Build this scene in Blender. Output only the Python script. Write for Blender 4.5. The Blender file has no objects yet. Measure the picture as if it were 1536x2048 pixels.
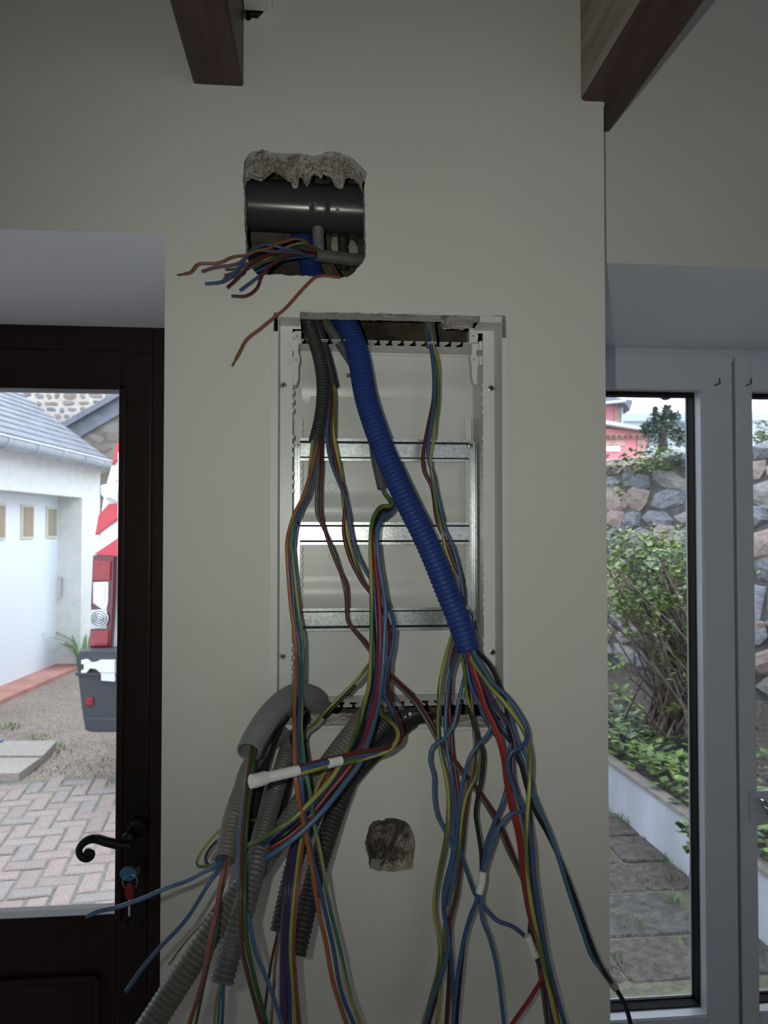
import bpy, bmesh, math, random
from mathutils import Vector, Matrix, noise
from mathutils.geometry import tessellate_polygon
random.seed(7)
S = bpy.context.scene
COL = S.collection

# ------------------------------------------------------------------ camera
F = 1420.0                                   # focal length in px of the 1536x2048 frame
CAM = Vector((0.0, -1.03, 1.60))
YAW, PITCH, ROLL = math.radians(4.95), math.radians(1.35), math.radians(0.0)
cd = bpy.data.cameras.new('camera'); cam = bpy.data.objects.new('camera', cd); COL.objects.link(cam)
cam.location = CAM
cam.rotation_euler = (math.pi/2 + PITCH, ROLL, -YAW)
cd.sensor_fit = 'VERTICAL'; cd.sensor_height = 36.0; cd.lens = F/2048*36.0
cd.clip_start = 0.02; cd.clip_end = 300
cd.dof.use_dof = True; cd.dof.focus_distance = 1.08; cd.dof.aperture_fstop = 9.0
S.camera = cam
CM = cam.rotation_euler.to_matrix()

# ------------------------------------------------------------------ world, lights, exposure
w = bpy.data.worlds.new('overcast_sky'); S.world = w; w.use_nodes = True
bg = w.node_tree.nodes['Background']
bg.inputs['Color'].default_value = (0.80, 0.885, 1.0, 1); bg.inputs['Strength'].default_value = 4.4

def lamp(name, kind, loc, energy, color, rot=None, **kw):
    l = bpy.data.lights.new(name, kind); l.energy = energy; l.color = color
    for k, v in kw.items(): setattr(l, k, v)
    o = bpy.data.objects.new(name, l); COL.objects.link(o); o.location = loc
    if rot: o.rotation_euler = rot
    return o
# the phone's own flash, up and to the left of its lens
fl = lamp('phone_flash', 'SPOT', CAM + CM @ Vector((-0.042, 0.020, 0.0)), 11.0, (0.97, 1.0, 0.885), shadow_soft_size=0.004, spot_size=math.radians(108), spot_blend=1.0)
fl.rotation_euler = (CM @ Vector((0.15, 0.10, -1.0))).to_track_quat('-Z', 'Y').to_euler()
# assumed daylight: an area lamp added behind the photographer, where no window is built
lamp('assumed_rear_daylight', 'AREA', (1.0, -3.9, 1.75), 5.0, (0.95, 0.96, 1.0), (math.radians(90), 0, math.radians(0)),
     shape='RECTANGLE', size=1.5, size_y=1.2)
S.cycles.max_bounces = 7; S.cycles.diffuse_bounces = 4; S.cycles.glossy_bounces = 3; S.cycles.transmission_bounces = 4; S.cycles.transparent_max_bounces = 8
vs = S.view_settings
vs.view_transform = 'Standard'; vs.look = 'None'; vs.exposure = 0.0; vs.gamma = 1.0; vs.use_curve_mapping = False

# ------------------------------------------------------------------ pixel -> place helpers
def ray(px, py): return CM @ Vector(((px-768)/F, -(py-1024)/F, -1.0))
def P(px, py, y=0.0):                        # point on the plane y = const
    d = ray(px, py); t = (y-CAM.y)/d.y; return CAM + d*t
def D(px, py, dep):                          # point at a given distance along the view axis
    return CAM + ray(px, py)*dep
def G(px, py, z=-0.1):                       # point on a horizontal plane
    d = ray(px, py); t = (z-CAM.z)/d.z; return CAM + d*t
def depth_of(p): return -((CM.transposed() @ (Vector(p)-CAM)).z)
def EH(px, dep, z):                          # column px at depth dep, height z
    d = CM @ Vector(((px-768)/F, 0, -1.0)); h = Vector((d.x, d.y)); p = Vector((CAM.x, CAM.y)) + h*dep
    return Vector((p.x, p.y, z))

# ------------------------------------------------------------------ materials
MATS = {}
def mat(name, col, rough=0.5, metal=0.0, spec=0.5, var=0.0, scale=20.0, bump=0.0, bscale=None, col2=None, detail=4.0, bdist=0.004, coat=0.0, stretch=None):
    if name in MATS: return MATS[name]
    m = bpy.data.materials.new(name); m.use_nodes = True; nt = m.node_tree; b = nt.nodes['Principled BSDF']
    b.inputs['Base Color'].default_value = (*col, 1); b.inputs['Roughness'].default_value = rough
    b.inputs['Metallic'].default_value = metal; b.inputs['Specular IOR Level'].default_value = spec
    b.inputs['Coat Weight'].default_value = coat
    if var or bump or col2:
        tc = nt.nodes.new('ShaderNodeTexCoord'); mp = nt.nodes.new('ShaderNodeMapping')
        nt.links.new(tc.outputs['Object'], mp.inputs['Vector'])
        if stretch: mp.inputs['Scale'].default_value = stretch
        n = nt.nodes.new('ShaderNodeTexNoise'); n.inputs['Scale'].default_value = scale; n.inputs['Detail'].default_value = detail
        nt.links.new(mp.outputs['Vector'], n.inputs['Vector'])
        if var or col2:
            r = nt.nodes.new('ShaderNodeValToRGB')
            a = col if col2 else tuple(max(0, c*(1-var)) for c in col)
            c2 = col2 if col2 else tuple(min(1, c*(1+var)) for c in col)
            r.color_ramp.elements[0].color = (*a, 1); r.color_ramp.elements[1].color = (*c2, 1)
            r.color_ramp.elements[0].position = 0.35; r.color_ramp.elements[1].position = 0.65
            nt.links.new(n.outputs['Fac'], r.inputs['Fac']); nt.links.new(r.outputs['Color'], b.inputs['Base Color'])
        if bump:
            n2 = nt.nodes.new('ShaderNodeTexNoise'); n2.inputs['Scale'].default_value = bscale or scale*2; n2.inputs['Detail'].default_value = 6
            nt.links.new(mp.outputs['Vector'], n2.inputs['Vector'])
            bp = nt.nodes.new('ShaderNodeBump'); bp.inputs['Strength'].default_value = bump; bp.inputs['Distance'].default_value = bdist
            nt.links.new(n2.outputs['Fac'], bp.inputs['Height']); nt.links.new(bp.outputs['Normal'], b.inputs['Normal'])
    MATS[name] = m; return m

def gravel_mat(name, stops, vscale, bump=0.6, bdist=0.01, big=(0.5, 0.25), nscale=1.3):
    m = bpy.data.materials.new(name); m.use_nodes = True; nt = m.node_tree; b = nt.nodes['Principled BSDF']; b.inputs['Roughness'].default_value = 0.9
    tc = nt.nodes.new('ShaderNodeTexCoord'); v = nt.nodes.new('ShaderNodeTexVoronoi'); v.inputs['Scale'].default_value = vscale
    nt.links.new(tc.outputs['Object'], v.inputs['Vector'])
    sep = nt.nodes.new('ShaderNodeSeparateColor'); nt.links.new(v.outputs['Color'], sep.inputs[0])
    r = nt.nodes.new('ShaderNodeValToRGB'); cr = r.color_ramp
    while len(cr.elements) < len(stops): cr.elements.new(0.5)
    for e, (p, c) in zip(cr.elements, stops): e.position = p; e.color = (*c, 1)
    nt.links.new(sep.outputs[0], r.inputs['Fac'])
    n = nt.nodes.new('ShaderNodeTexNoise'); n.inputs['Scale'].default_value = nscale; n.inputs['Detail'].default_value = 8
    nt.links.new(tc.outputs['Object'], n.inputs['Vector'])
    mp = nt.nodes.new('ShaderNodeMapRange'); mp.inputs['From Min'].default_value = .3; mp.inputs['From Max'].default_value = .7
    mp.inputs['To Min'].default_value = 1-big[1]; mp.inputs['To Max'].default_value = 1+big[1]*0.5
    nt.links.new(n.outputs['Fac'], mp.inputs['Value'])
    mx = nt.nodes.new('ShaderNodeMix'); mx.data_type = 'RGBA'; mx.blend_type = 'MULTIPLY'; mx.inputs[0].default_value = 1
    nt.links.new(r.outputs['Color'], mx.inputs[6]); nt.links.new(mp.outputs['Result'], mx.inputs[7])
    nt.links.new(mx.outputs[2], b.inputs['Base Color'])
    bp = nt.nodes.new('ShaderNodeBump'); bp.inputs['Strength'].default_value = bump; bp.inputs['Distance'].default_value = bdist; bp.invert = True
    nt.links.new(v.outputs['Distance'], bp.inputs['Height']); nt.links.new(bp.outputs['Normal'], b.inputs['Normal'])
    MATS[name] = m; return m

def glass_mat():
    m = bpy.data.materials.new('window_glass'); m.use_nodes = True; nt = m.node_tree; nt.nodes.clear()
    o = nt.nodes.new('ShaderNodeOutputMaterial'); mix = nt.nodes.new('ShaderNodeMixShader'); t = nt.nodes.new('ShaderNodeBsdfTransparent')
    g = nt.nodes.new('ShaderNodeBsdfGlossy'); g.inputs['Roughness'].default_value = 0.0; f = nt.nodes.new('ShaderNodeFresnel'); f.inputs['IOR'].default_value = 1.35
    t.inputs['Color'].default_value = (0.97, 0.985, 0.98, 1)
    nt.links.new(f.outputs[0], mix.inputs[0]); nt.links.new(t.outputs[0], mix.inputs[1]); nt.links.new(g.outputs[0], mix.inputs[2]); nt.links.new(mix.outputs[0], o.inputs[0])
    return m
GLASS = glass_mat()

def stripe_mat(name, c1, c2, share=0.5, twist=3.0, rough=0.38):
    m = bpy.data.materials.new(name); m.use_nodes = True; nt = m.node_tree; b = nt.nodes['Principled BSDF']; b.inputs['Roughness'].default_value = rough
    uv = nt.nodes.new('ShaderNodeUVMap'); sx = nt.nodes.new('ShaderNodeSeparateXYZ'); nt.links.new(uv.outputs[0], sx.inputs[0])
    ma = nt.nodes.new('ShaderNodeMath'); ma.operation = 'MULTIPLY_ADD'; ma.inputs[1].default_value = twist
    nt.links.new(sx.outputs[1], ma.inputs[0]); nt.links.new(sx.outputs[0], ma.inputs[2])
    fr = nt.nodes.new('ShaderNodeMath'); fr.operation = 'FRACT'; nt.links.new(ma.outputs[0], fr.inputs[0])
    gt = nt.nodes.new('ShaderNodeMath'); gt.operation = 'GREATER_THAN'; gt.inputs[1].default_value = share; nt.links.new(fr.outputs[0], gt.inputs[0])
    mx = nt.nodes.new('ShaderNodeMix'); mx.data_type = 'RGBA'; mx.inputs[6].default_value = (*c1, 1); mx.inputs[7].default_value = (*c2, 1)
    nt.links.new(gt.outputs[0], mx.inputs[0]); nt.links.new(mx.outputs[2], b.inputs['Base Color'])
    MATS[name] = m; return m

M_WALL = mat('painted_plaster', (0.70, 0.70, 0.655), 0.75, spec=0.25, var=0.02, scale=3, bump=0.12, bscale=90, bdist=0.001)
M_WALL2 = mat('painted_plaster_side', (0.68, 0.68, 0.66), 0.75, spec=0.25, var=0.02, scale=3, bump=0.1, bscale=90, bdist=0.001)
M_SOFF = mat('soffit_daylight_tint', (0.88, 0.88, 0.95), 0.8, spec=0.2)  # paler and bluer than the walls: daylight on the soffits put into the colour
M_PLAST = mat('broken_plaster', (0.34, 0.30, 0.255), 0.95, spec=0.1, col2=(0.60, 0.57, 0.52), scale=38, bump=1.0, bscale=160, bdist=0.008)
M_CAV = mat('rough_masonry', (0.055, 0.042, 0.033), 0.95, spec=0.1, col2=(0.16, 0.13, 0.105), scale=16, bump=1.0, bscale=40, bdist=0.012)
M_MORTAR = mat('crumbled_mortar', (0.17, 0.145, 0.115), 0.95, spec=0.1, col2=(0.56, 0.53, 0.46), scale=45, bump=1.0, bscale=70, bdist=0.01)
M_ENC = mat('white_enclosure_plastic', (0.76, 0.77, 0.74), 0.32, spec=0.45)
M_ENC2 = mat('white_enclosure_trim', (0.70, 0.71, 0.685), 0.42, spec=0.4)
M_GALV = mat('galvanised_steel', (0.46, 0.49, 0.49), 0.30, metal=1.0, col2=(0.30, 0.33, 0.335), scale=260, detail=2)
M_SCREW = mat('zinc_screw', (0.42, 0.43, 0.41), 0.3, metal=1.0, var=0.3, scale=300)
M_PVC = mat('dark_grey_pvc', (0.052, 0.060, 0.060), 0.24, spec=0.5, var=0.08, scale=14)
M_WOOD = mat('dark_door_wood', (0.0150, 0.0068, 0.0055), 0.42, spec=0.3, col2=(0.023, 0.0105, 0.008), scale=6, stretch=(12, 12, 1), bump=0.05)
M_BEAM = mat('varnished_beam', (0.042, 0.019, 0.013), 0.42, spec=0.5, col2=(0.078, 0.037, 0.025), scale=7, stretch=(14, 1, 14), bump=0.25, bscale=20)
M_BEAMSIDE = mat('pale_beam_side', (0.40, 0.37, 0.32), 0.6, spec=0.3, col2=(0.27, 0.235, 0.19), scale=6, stretch=(4, 1, 9), bump=0.2)
M_UPVC = mat('white_window_plastic', (0.66, 0.70, 0.78), 0.35, spec=0.45)
M_GASK = mat('black_gasket', (0.010, 0.010, 0.012), 0.75, spec=.2)
M_IRON = mat('black_iron', (0.012, 0.012, 0.014), 0.38, metal=0.4, bump=0.3, bscale=120)
M_CHROME = mat('satin_chrome', (0.72, 0.72, 0.72), 0.16, metal=1.0)
M_FLOOR = mat('pale_floor_tiles', (0.42, 0.38, 0.33), 0.5, var=0.1, scale=4)
M_CEIL = mat('white_ceiling', (0.62, 0.60, 0.56), 0.85)

# ------------------------------------------------------------------ mesh helpers
class MB:
    def __init__(s): s.v = []; s.f = []; s.uv = []; s.mi = []
    def add(s, vs, fs, uvs=None, mi=0):
        o = len(s.v); s.v += [tuple(v) for v in vs]
        for k, f in enumerate(fs):
            s.f.append(tuple(i+o for i in f)); s.uv.append(uvs[k] if uvs else None); s.mi.append(mi)
        return s
    def box(s, a, b, mi=0):
        x0, x1 = sorted((a[0], b[0])); y0, y1 = sorted((a[1], b[1])); z0, z1 = sorted((a[2], b[2]))
        vs = [(x0,y0,z0),(x1,y0,z0),(x1,y1,z0),(x0,y1,z0),(x0,y0,z1),(x1,y0,z1),(x1,y1,z1),(x0,y1,z1)]
        return s.add(vs, [(0,3,2,1),(4,5,6,7),(0,1,5,4),(1,2,6,5),(2,3,7,6),(3,0,4,7)], mi=mi)
    def hexa(s, p, mi=0):                    # 8 corners: bottom ring then top ring
        return s.add(p, [(0,3,2,1),(4,5,6,7),(0,1,5,4),(1,2,6,5),(2,3,7,6),(3,0,4,7)], mi=mi)
    def prism(s, loop, fn, d0, d1, holes=(), mi=0):
        """loop: 2-D points; fn(u, v, d) -> xyz; extruded from d0 to d1."""
        loops = [loop] + list(holes); flat = [p for l in loops for p in l]; n = len(flat)
        tris = tessellate_polygon([[Vector((p[0], p[1], 0)) for p in l] for l in loops])
        vs = [fn(p[0], p[1], d0) for p in flat] + [fn(p[0], p[1], d1) for p in flat]
        fs = [tuple(t) for t in tris] + [tuple(i+n for i in reversed(t)) for t in tris]
        o = 0
        for l in loops:
            for i in range(len(l)):
                j = (i+1) % len(l); fs.append((o+i, o+j, o+j+n, o+i+n))
            o += len(l)
        return s.add(vs, fs, mi=mi)
    def tube(s, pts, rad, seg=8, cap=True, mi=0, flip=False):
        pts = [Vector(p) for p in pts]; n = len(pts)
        rads = rad if isinstance(rad, (list, tuple)) else [rad]*n
        T = []
        for i in range(n):
            t = pts[min(i+1, n-1)] - pts[max(i-1, 0)]
            T.append(t.normalized() if t.length > 1e-9 else Vector((0, 0, 1)))
        up = Vector((0, 0, 1)) if abs(T[0].z) < .9 else Vector((1, 0, 0))
        nrm = (up - T[0]*up.dot(T[0])).normalized()
        o = len(s.v); L = 0
        Ls = []
        for i in range(n):
            if i:
                nrm = nrm - T[i]*nrm.dot(T[i])
                nrm = nrm.normalized() if nrm.length > 1e-6 else T[i].orthogonal().normalized()
                L += (pts[i]-pts[i-1]).length
            Ls.append(L); b = T[i].cross(nrm)
            for k in range(seg):
                a = 2*math.pi*k/seg; s.v.append(tuple(pts[i] + (nrm*math.cos(a) + b*math.sin(a))*rads[i]))
        for i in range(n-1):
            for k in range(seg):
                k2 = (k+1) % seg
                f = (o+i*seg+k, o+i*seg+k2, o+(i+1)*seg+k2, o+(i+1)*seg+k)
                u = [(k/seg, Ls[i]*20), ((k+1)/seg, Ls[i]*20), ((k+1)/seg, Ls[i+1]*20), (k/seg, Ls[i+1]*20)]
                if flip: f = f[::-1]; u = u[::-1]
                s.f.append(f); s.uv.append(u); s.mi.append(mi)
        if cap:
            s.f.append(tuple(o+k for k in reversed(range(seg)))); s.uv.append(None); s.mi.append(mi)
            s.f.append(tuple(o+(n-1)*seg+k for k in range(seg))); s.uv.append(None); s.mi.append(mi)
        return s
    def disc(s, c, axis, r, h, seg=16, mi=0):
        a = Vector(axis).normalized(); return s.tube([Vector(c), Vector(c)+a*h], r, seg, True, mi)
    def ball(s, c, r, seg=10, rings=7, sc=(1,1,1), mi=0):
        o = len(s.v); c = Vector(c)
        for i in range(rings+1):
            th = math.pi*i/rings
            for k in range(seg):
                a = 2*math.pi*k/seg
                s.v.append((c.x+r*sc[0]*math.sin(th)*math.cos(a), c.y+r*sc[1]*math.sin(th)*math.sin(a), c.z+r*sc[2]*math.cos(th)))
        for i in range(rings):
            for k in range(seg):
                k2 = (k+1) % seg
                s.f.append((o+i*seg+k, o+(i+1)*seg+k, o+(i+1)*seg+k2, o+i*seg+k2)); s.uv.append(None); s.mi.append(mi)
        return s
    def mesh(s, name, smooth=False, fix=True):
        me = bpy.data.meshes.new(name); me.from_pydata(s.v, [], s.f); 
        if any(u for u in s.uv):
            ul = me.uv_layers.new(name='UVMap'); li = 0; d = ul.data
            for f, u in zip(s.f, s.uv):
                for k in range(len(f)):
                    if u: d[li].uv = u[k]
                    li += 1
        if any(s.mi): me.polygons.foreach_set('material_index', s.mi)
        if fix:
            bm = bmesh.new(); bm.from_mesh(me); bmesh.ops.recalc_face_normals(bm, faces=bm.faces); bm.to_mesh(me); bm.free()
        if smooth: me.polygons.foreach_set('use_smooth', [True]*len(me.polygons))
        me.update(); return me

def link(name, me, m=None, parent=None):
    o = bpy.data.objects.new(name, me); COL.objects.link(o)
    if m is not None and me is not None and len(me.materials) == 0:
        for x in (m if isinstance(m, (list, tuple)) else [m]): me.materials.append(x)
    if parent is not None: o.parent = parent
    return o
def build(mb, name, m, parent=None, smooth=False, bevel=0.0, fix=True, angle=None):
    me = mb.mesh(name, smooth, fix)
    if bevel:
        bm = bmesh.new(); bm.from_mesh(me)
        es = [e for e in bm.edges if len(e.link_faces) == 2 and e.calc_face_angle(0) > 0.6]
        bmesh.ops.bevel(bm, geom=es, offset=bevel, segments=2, affect='EDGES', profile=0.6, clamp_overlap=True)
        bm.to_mesh(me); bm.free()
    o = link(name, me, m, parent)
    if smooth and angle: me.set_sharp_from_angle(angle=angle)
    return o
def tag(o, label=None, cat=None, group=None, kind=None):
    if label: o['label'] = label
    if cat: o['category'] = cat
    if group: o['group'] = group
    if kind: o['kind'] = kind
    return o
def empty(name, label=None, cat=None, group=None, kind=None, loc=(0, 0, 0)):
    o = bpy.data.objects.new(name, None); COL.objects.link(o); o.location = loc; o.empty_display_size = 0.05
    return tag(o, label, cat, group, kind)
def XZ(u, v, d): return (u, d, v)
def XY(u, v, d): return (u, v, d)
def spline(pts, step):
    """Catmull-Rom through pts (Vectors), resampled every `step` metres."""
    pts = [Vector(p) for p in pts]
    a = [pts[0]*2-pts[1]] + pts + [pts[-1]*2-pts[-2]]; dense = []
    for i in range(1, len(a)-2):
        p0, p1, p2, p3 = a[i-1:i+3]
        # centripetal parametrisation keeps close control points from overshooting
        t0 = 0; t1 = t0+max((p1-p0).length, 1e-5)**.5; t2 = t1+max((p2-p1).length, 1e-5)**.5; t3 = t2+max((p3-p2).length, 1e-5)**.5
        for k in range(16):
            t = t1+(t2-t1)*k/16
            A1 = p0*((t1-t)/(t1-t0))+p1*((t-t0)/(t1-t0)); A2 = p1*((t2-t)/(t2-t1))+p2*((t-t1)/(t2-t1)); A3 = p2*((t3-t)/(t3-t2))+p3*((t-t2)/(t3-t2))
            B1 = A1*((t2-t)/(t2-t0))+A2*((t-t0)/(t2-t0)); B2 = A2*((t3-t)/(t3-t1))+A3*((t-t1)/(t3-t1))
            dense.append(B1*((t2-t)/(t2-t1))+B2*((t-t1)/(t2-t1)))
    dense.append(pts[-1])
    out = [dense[0]]; acc = 0
    for i in range(1, len(dense)):
        seg = (dense[i]-dense[i-1]).length
        if seg < 1e-9: continue
        while acc+seg >= step:
            r = (step-acc)/seg; dense[i-1] = dense[i-1].lerp(dense[i], r); out.append(dense[i-1].copy()); seg = (dense[i]-dense[i-1]).length; acc = 0
        acc += seg
    out.append(dense[-1]); return out
def nz(x, y=0, z=0): return noise.noise(Vector((x, y, z)))

# ================================================================== THE SETTING: walls, beams
XL, XR = P(325, 1250).x, P(1214, 1150).x                     # pier edges
ZD = P(328, 469).z                                           # soffit height over the door
YR = 0.075                                                   # the wall over the window stands a little back
ZR = P(1212, 524, YR).z
def solve_y(px, py, z):
    lo, hi = 0.05, 2.0
    for _ in range(50):
        m = (lo+hi)/2
        if P(px, py, m).z < z: lo = m
        else: hi = m
    return (lo+hi)/2
YD = solve_y(300, 656, ZD)                                   # door face
YW = solve_y(1230, 692, ZR)                                  # window face
ZC = 2.80

def rag(pts, amp=1.2, step=4.0, seed=0, close=True):
    out = []; n = len(pts)
    for i in range(n if close else n-1):
        a = Vector(pts[i]); b = Vector(pts[(i+1) % n]); k = max(1, int((b-a).length/step))
        for j in range(k):
            p = a.lerp(b, j/k); q = Vector((nz(p.x*.13+seed, p.y*.13, 1.7), nz(p.x*.13, p.y*.13+seed, 9.2)))
            q2 = Vector((nz(p.x*.5+seed, p.y*.5, 3.7), nz(p.x*.5, p.y*.5+seed, 5.2)))
            out.append(p + q*amp*1.3 + q2*amp)
    if not close: out.append(Vector(pts[-1]))
    return out
def onwall(pts, y=0.0):
    r = []
    for p in pts:
        q = P(p[0], p[1], y); r.append((q.x, q.z))
    return r
HOLE1 = [(488,328),(494,318),(506,310),(523,304),(561,306),(601,306),(630,312),(652,307),(694,310),(712,322),(724,334),(734,344),(731,359),(729,372),
         (730,440),(732,509),(724,526),(711,541),(699,553),(680,556),(650,553),(621,552),(579,551),(561,549),(514,549),(506,541),(498,524),(492,507),(490,460),(489,403),(486,352)]
HOLE2 = [(547,625),(600,624),(700,626),(800,628),(880,630),(960,632),(1012,631),(1014,900),(1016,1200),(1016,1452),(990,1455),(960,1456),(930,1453),(900,1456),(872,1455),(850,1449),(800,1451),(720,1450),(660,1452),(600,1450),(546,1450),(546,1000)]
HOLE3 = [(738,1652),(748,1641),(768,1640),(772,1636),(795,1637),(812,1642),(819,1650),(827,1668),(831,1688),(829,1706),(826,1725),(826,1738),(806,1742),(780,1744),(757,1741),(739,1736),(737,1712),(732,1700),(730,1686),(734,1668)]
HOLE4 = [(488,-45),(488,38),(497,42),(505,36),(516,37),(526,26),(530,-45)]
hole_loops = [rag(HOLE1, 1.3, 4, 1), rag(HOLE2, 0.9, 6, 2), rag(HOLE3, 1.4, 3, 3), rag(HOLE4, 0.6, 4, 4)]
TH = 0.035
outer = [(-2.6, ZC), (XR, ZC), (XR, 0), (XL, 0), (XL, ZD), (-2.6, ZD)]
wf = build(MB().prism(outer, XZ, 0.0, TH, [onwall(l) for l in hole_loops]), 'wall_front', M_WALL)
tag(wf, 'off-white plastered pier between the brown door and the window, with cut-out holes', kind='structure')
# the solid sides of the pier, the lintel over the door and the masonry seen through the holes
mb = MB()
mb.box((XL, TH, 0), (XL+.03, YD+.25, ZC)); mb.box((XR-.03, TH, 0), (XR, YW+.10, ZC))
mb.box((-2.6, TH, ZD), (XL, YD+.25, ZC))
tag(build(MB().box((-2.6, .0, ZD-.0008), (XL, YD+.25, ZD-.0002)), 'trim_1', M_SOFF), 'soffit over the brown door, daylight put into its pale bluish colour', kind='structure')
tag(build(mb, 'wall_pier', M_WALL2), 'off-white returns of the pier running back to door and window', kind='structure')
# masonry inside the pier: an uneven surface
def rough_grid(x0, x1, z0, z1, y, nx, nzz, amp, fr, seed):
    m = MB(); vs = []; fs = []
    for j in range(nzz+1):
        for i in range(nx+1):
            x = x0+(x1-x0)*i/nx; z = z0+(z1-z0)*j/nzz
            d = nz(x*fr+seed, z*fr, seed)*amp + nz(x*fr*3, z*fr*3+seed, 2)*amp*.5
            vs.append((x, y+d, z))
    for j in range(nzz):
        for i in range(nx):
            a = j*(nx+1)+i; fs.append((a, a+1, a+nx+2, a+nx+1))
    return m.add(vs, fs)
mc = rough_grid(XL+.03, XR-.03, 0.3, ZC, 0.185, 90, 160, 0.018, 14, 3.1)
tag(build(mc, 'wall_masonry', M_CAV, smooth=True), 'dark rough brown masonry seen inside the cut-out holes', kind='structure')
# right-hand wall over the window
tag(build(MB().box((XR-.02, YR, ZR-.0008), (2.45, YW+.10, ZR-.0002)), 'trim_2', M_SOFF), 'soffit over the window, daylight put into its pale bluish colour', kind='structure')
mb = MB(); mb.box((XR-.02, YR, ZR), (3.2, YW+.10, ZC)); mb.box((2.45, YR, 0), (3.2, YW+.10, ZR))
tag(build(mb, 'wall_right', M_WALL2), 'off-white wall and soffit above the white window', kind='structure')
# rest of the room
tag(build(MB().box((-2.6, -4.1, -.05), (3.2, YW+.1, 0)), 'floor', M_FLOOR), 'pale tiled floor', kind='structure')
tag(build(MB().box((-2.6, -4.1, ZC), (3.2, YW+.3, ZC+.05)), 'ceiling', M_CEIL), 'white ceiling between dark beams', kind='structure')
tag(build(MB().box((-2.7, -4.1, 0), (-2.6, YD+.25, ZC)), 'wall_left', M_WALL2), 'plain off-white side wall at the door end', kind='structure')
tag(build(MB().box((3.2, -4.1, 0), (3.3, YW+.3, ZC)), 'wall_far_right', M_WALL2), 'plain off-white side wall at the window end', kind='structure')
tag(build(MB().box((-2.7, -4.2, 0), (3.3, -4.1, ZC)), 'wall_back', M_WALL2), 'plain off-white wall behind the photographer', kind='structure')

# broken plaster lips inside the holes
def lip(outer_px, inner_px, y0, y1, name, m, parent, rows=5, amp=0.004, seed=0, label=None):
    n = len(outer_px); mbx = MB(); vs = []; fs = []
    for r in range(rows+1):
        t = r/rows
        for i in range(n):
            a = Vector(outer_px[i]); b = Vector(inner_px[i]); w_ = .12*nz(i*.11+seed, r*.7, 3.3)
            q = a.lerp(b, min(1, max(0, t+(w_ if 0 < r < rows else 0)))); y = y0+(y1-y0)*(t**0.75)
            p = P(q.x, q.y, y)
            if r:
                st_ = math.floor(t*4+1.3*nz(p.x*14+seed, 1.1, 7))/4           # strata: steps in the broken face
                h = nz(p.x*50+seed, p.z*70, y*30)*.8 + abs(nz(p.x*140+seed, p.z*200, y*90))*.7 + nz(p.x*420, p.z*520, seed)*.35
                p = p + Vector((h*amp*.3, (h-.4)*amp*1.2 + (st_-t)*(y1-y0)*.55, h*amp*.35))
            vs.append(p)
    for r in range(rows):
        for i in range(n-1): fs.append((r*n+i, r*n+i+1, (r+1)*n+i+1, (r+1)*n+i))
    o = len(vs)                              # turn the inner edge backwards so the broken plaster has thickness
    for i in range(n): vs.append(vs[rows*n+i] + Vector((0, .018, .012)))
    for i in range(n-1): fs.append((rows*n+i, rows*n+i+1, o+i+1, o+i))
    ob = build(mbx.add(vs, fs), name, m, parent)
    if label: ob['label'] = label
    return ob
def resample(pts, n):
    pts = [Vector(p) for p in pts]; L = [0]
    for i in range(1, len(pts)): L.append(L[-1]+(pts[i]-pts[i-1]).length)
    out = []
    for k in range(n):
        s_ = L[-1]*k/(n-1); i = 0
        while i < len(L)-2 and L[i+1] < s_: i += 1
        out.append(pts[i].lerp(pts[i+1], (s_-L[i])/max(1e-9, L[i+1]-L[i])))
    return out
def match_x(pts, inner):                                     # sample `pts` polyline so that it follows `inner` columns
    out = []
    for q in inner:
        for i in range(len(pts)-1):
            if pts[i][0] <= q[0] <= pts[i+1][0]:
                t = (q[0]-pts[i][0])/max(1e-6, pts[i+1][0]-pts[i][0]); out.append(Vector((q[0], pts[i][1]+(pts[i+1][1]-pts[i][1])*t))); break
        else: out.append(Vector((q[0], pts[0][1] if q[0] < pts[0][0] else pts[-1][1])))
    return out
TEETH = [(490,369),(503,363),(523,368),(537,357),(552,350),(567,356),(577,364),(582,366),(585,378),(594,379),(598,358),(604,357),(614,376),(625,357),(630,352),(641,362),(646,354),(652,357),(661,361),(672,381),(680,384),(687,382),(690,363),(705,359),(716,370),(724,386)]
inn = rag(TEETH, 1.3, 1.3, 5, False)
topl = match_x([(486,345),(494,318),(506,310),(523,304),(561,306),(601,306),(630,312),(652,307),(694,310),(712,322),(724,334),(734,344)], inn)
lip(topl, inn, 0.0, 0.045, 'broken_plaster', M_PLAST, wf, 22, 0.006, 2, 'crumbling grey-beige plaster along the top of the hole')
# top edge and corner lump of the enclosure cut-out, and its lower edge
e1 = rag([(600,631),(700,633),(760,634),(800,637),(820,635),(880,633)], 1.0, 3, 6, False)
lip([Vector((p.x, p.y-8)) for p in e1], e1, -0.001, 0.012, 'broken_plaster', M_PLAST, wf, 3, 0.002, 4)
e2 = rag([(880,655),(890,660),(905,658),(925,662),(942,658),(950,645),(962,634)], 1.4, 3, 8, False)
lip([Vector((p.x*0.98+19, 632)) for p in e2], e2, 0.002, 0.05, 'broken_plaster', M_PLAST, wf, 6, 0.005, 7)
e3 = rag([(600,1449),(660,1450),(720,1449),(800,1449),(850,1447),(872,1453),(905,1455),(930,1451),(960,1454),(990,1453)], 1.2, 3, 9, False)
lip([Vector((p.x, p.y+9)) for p in e3], e3, -0.001, 0.010, 'broken_plaster', M_PLAST, wf, 3, 0.002, 11)
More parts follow.
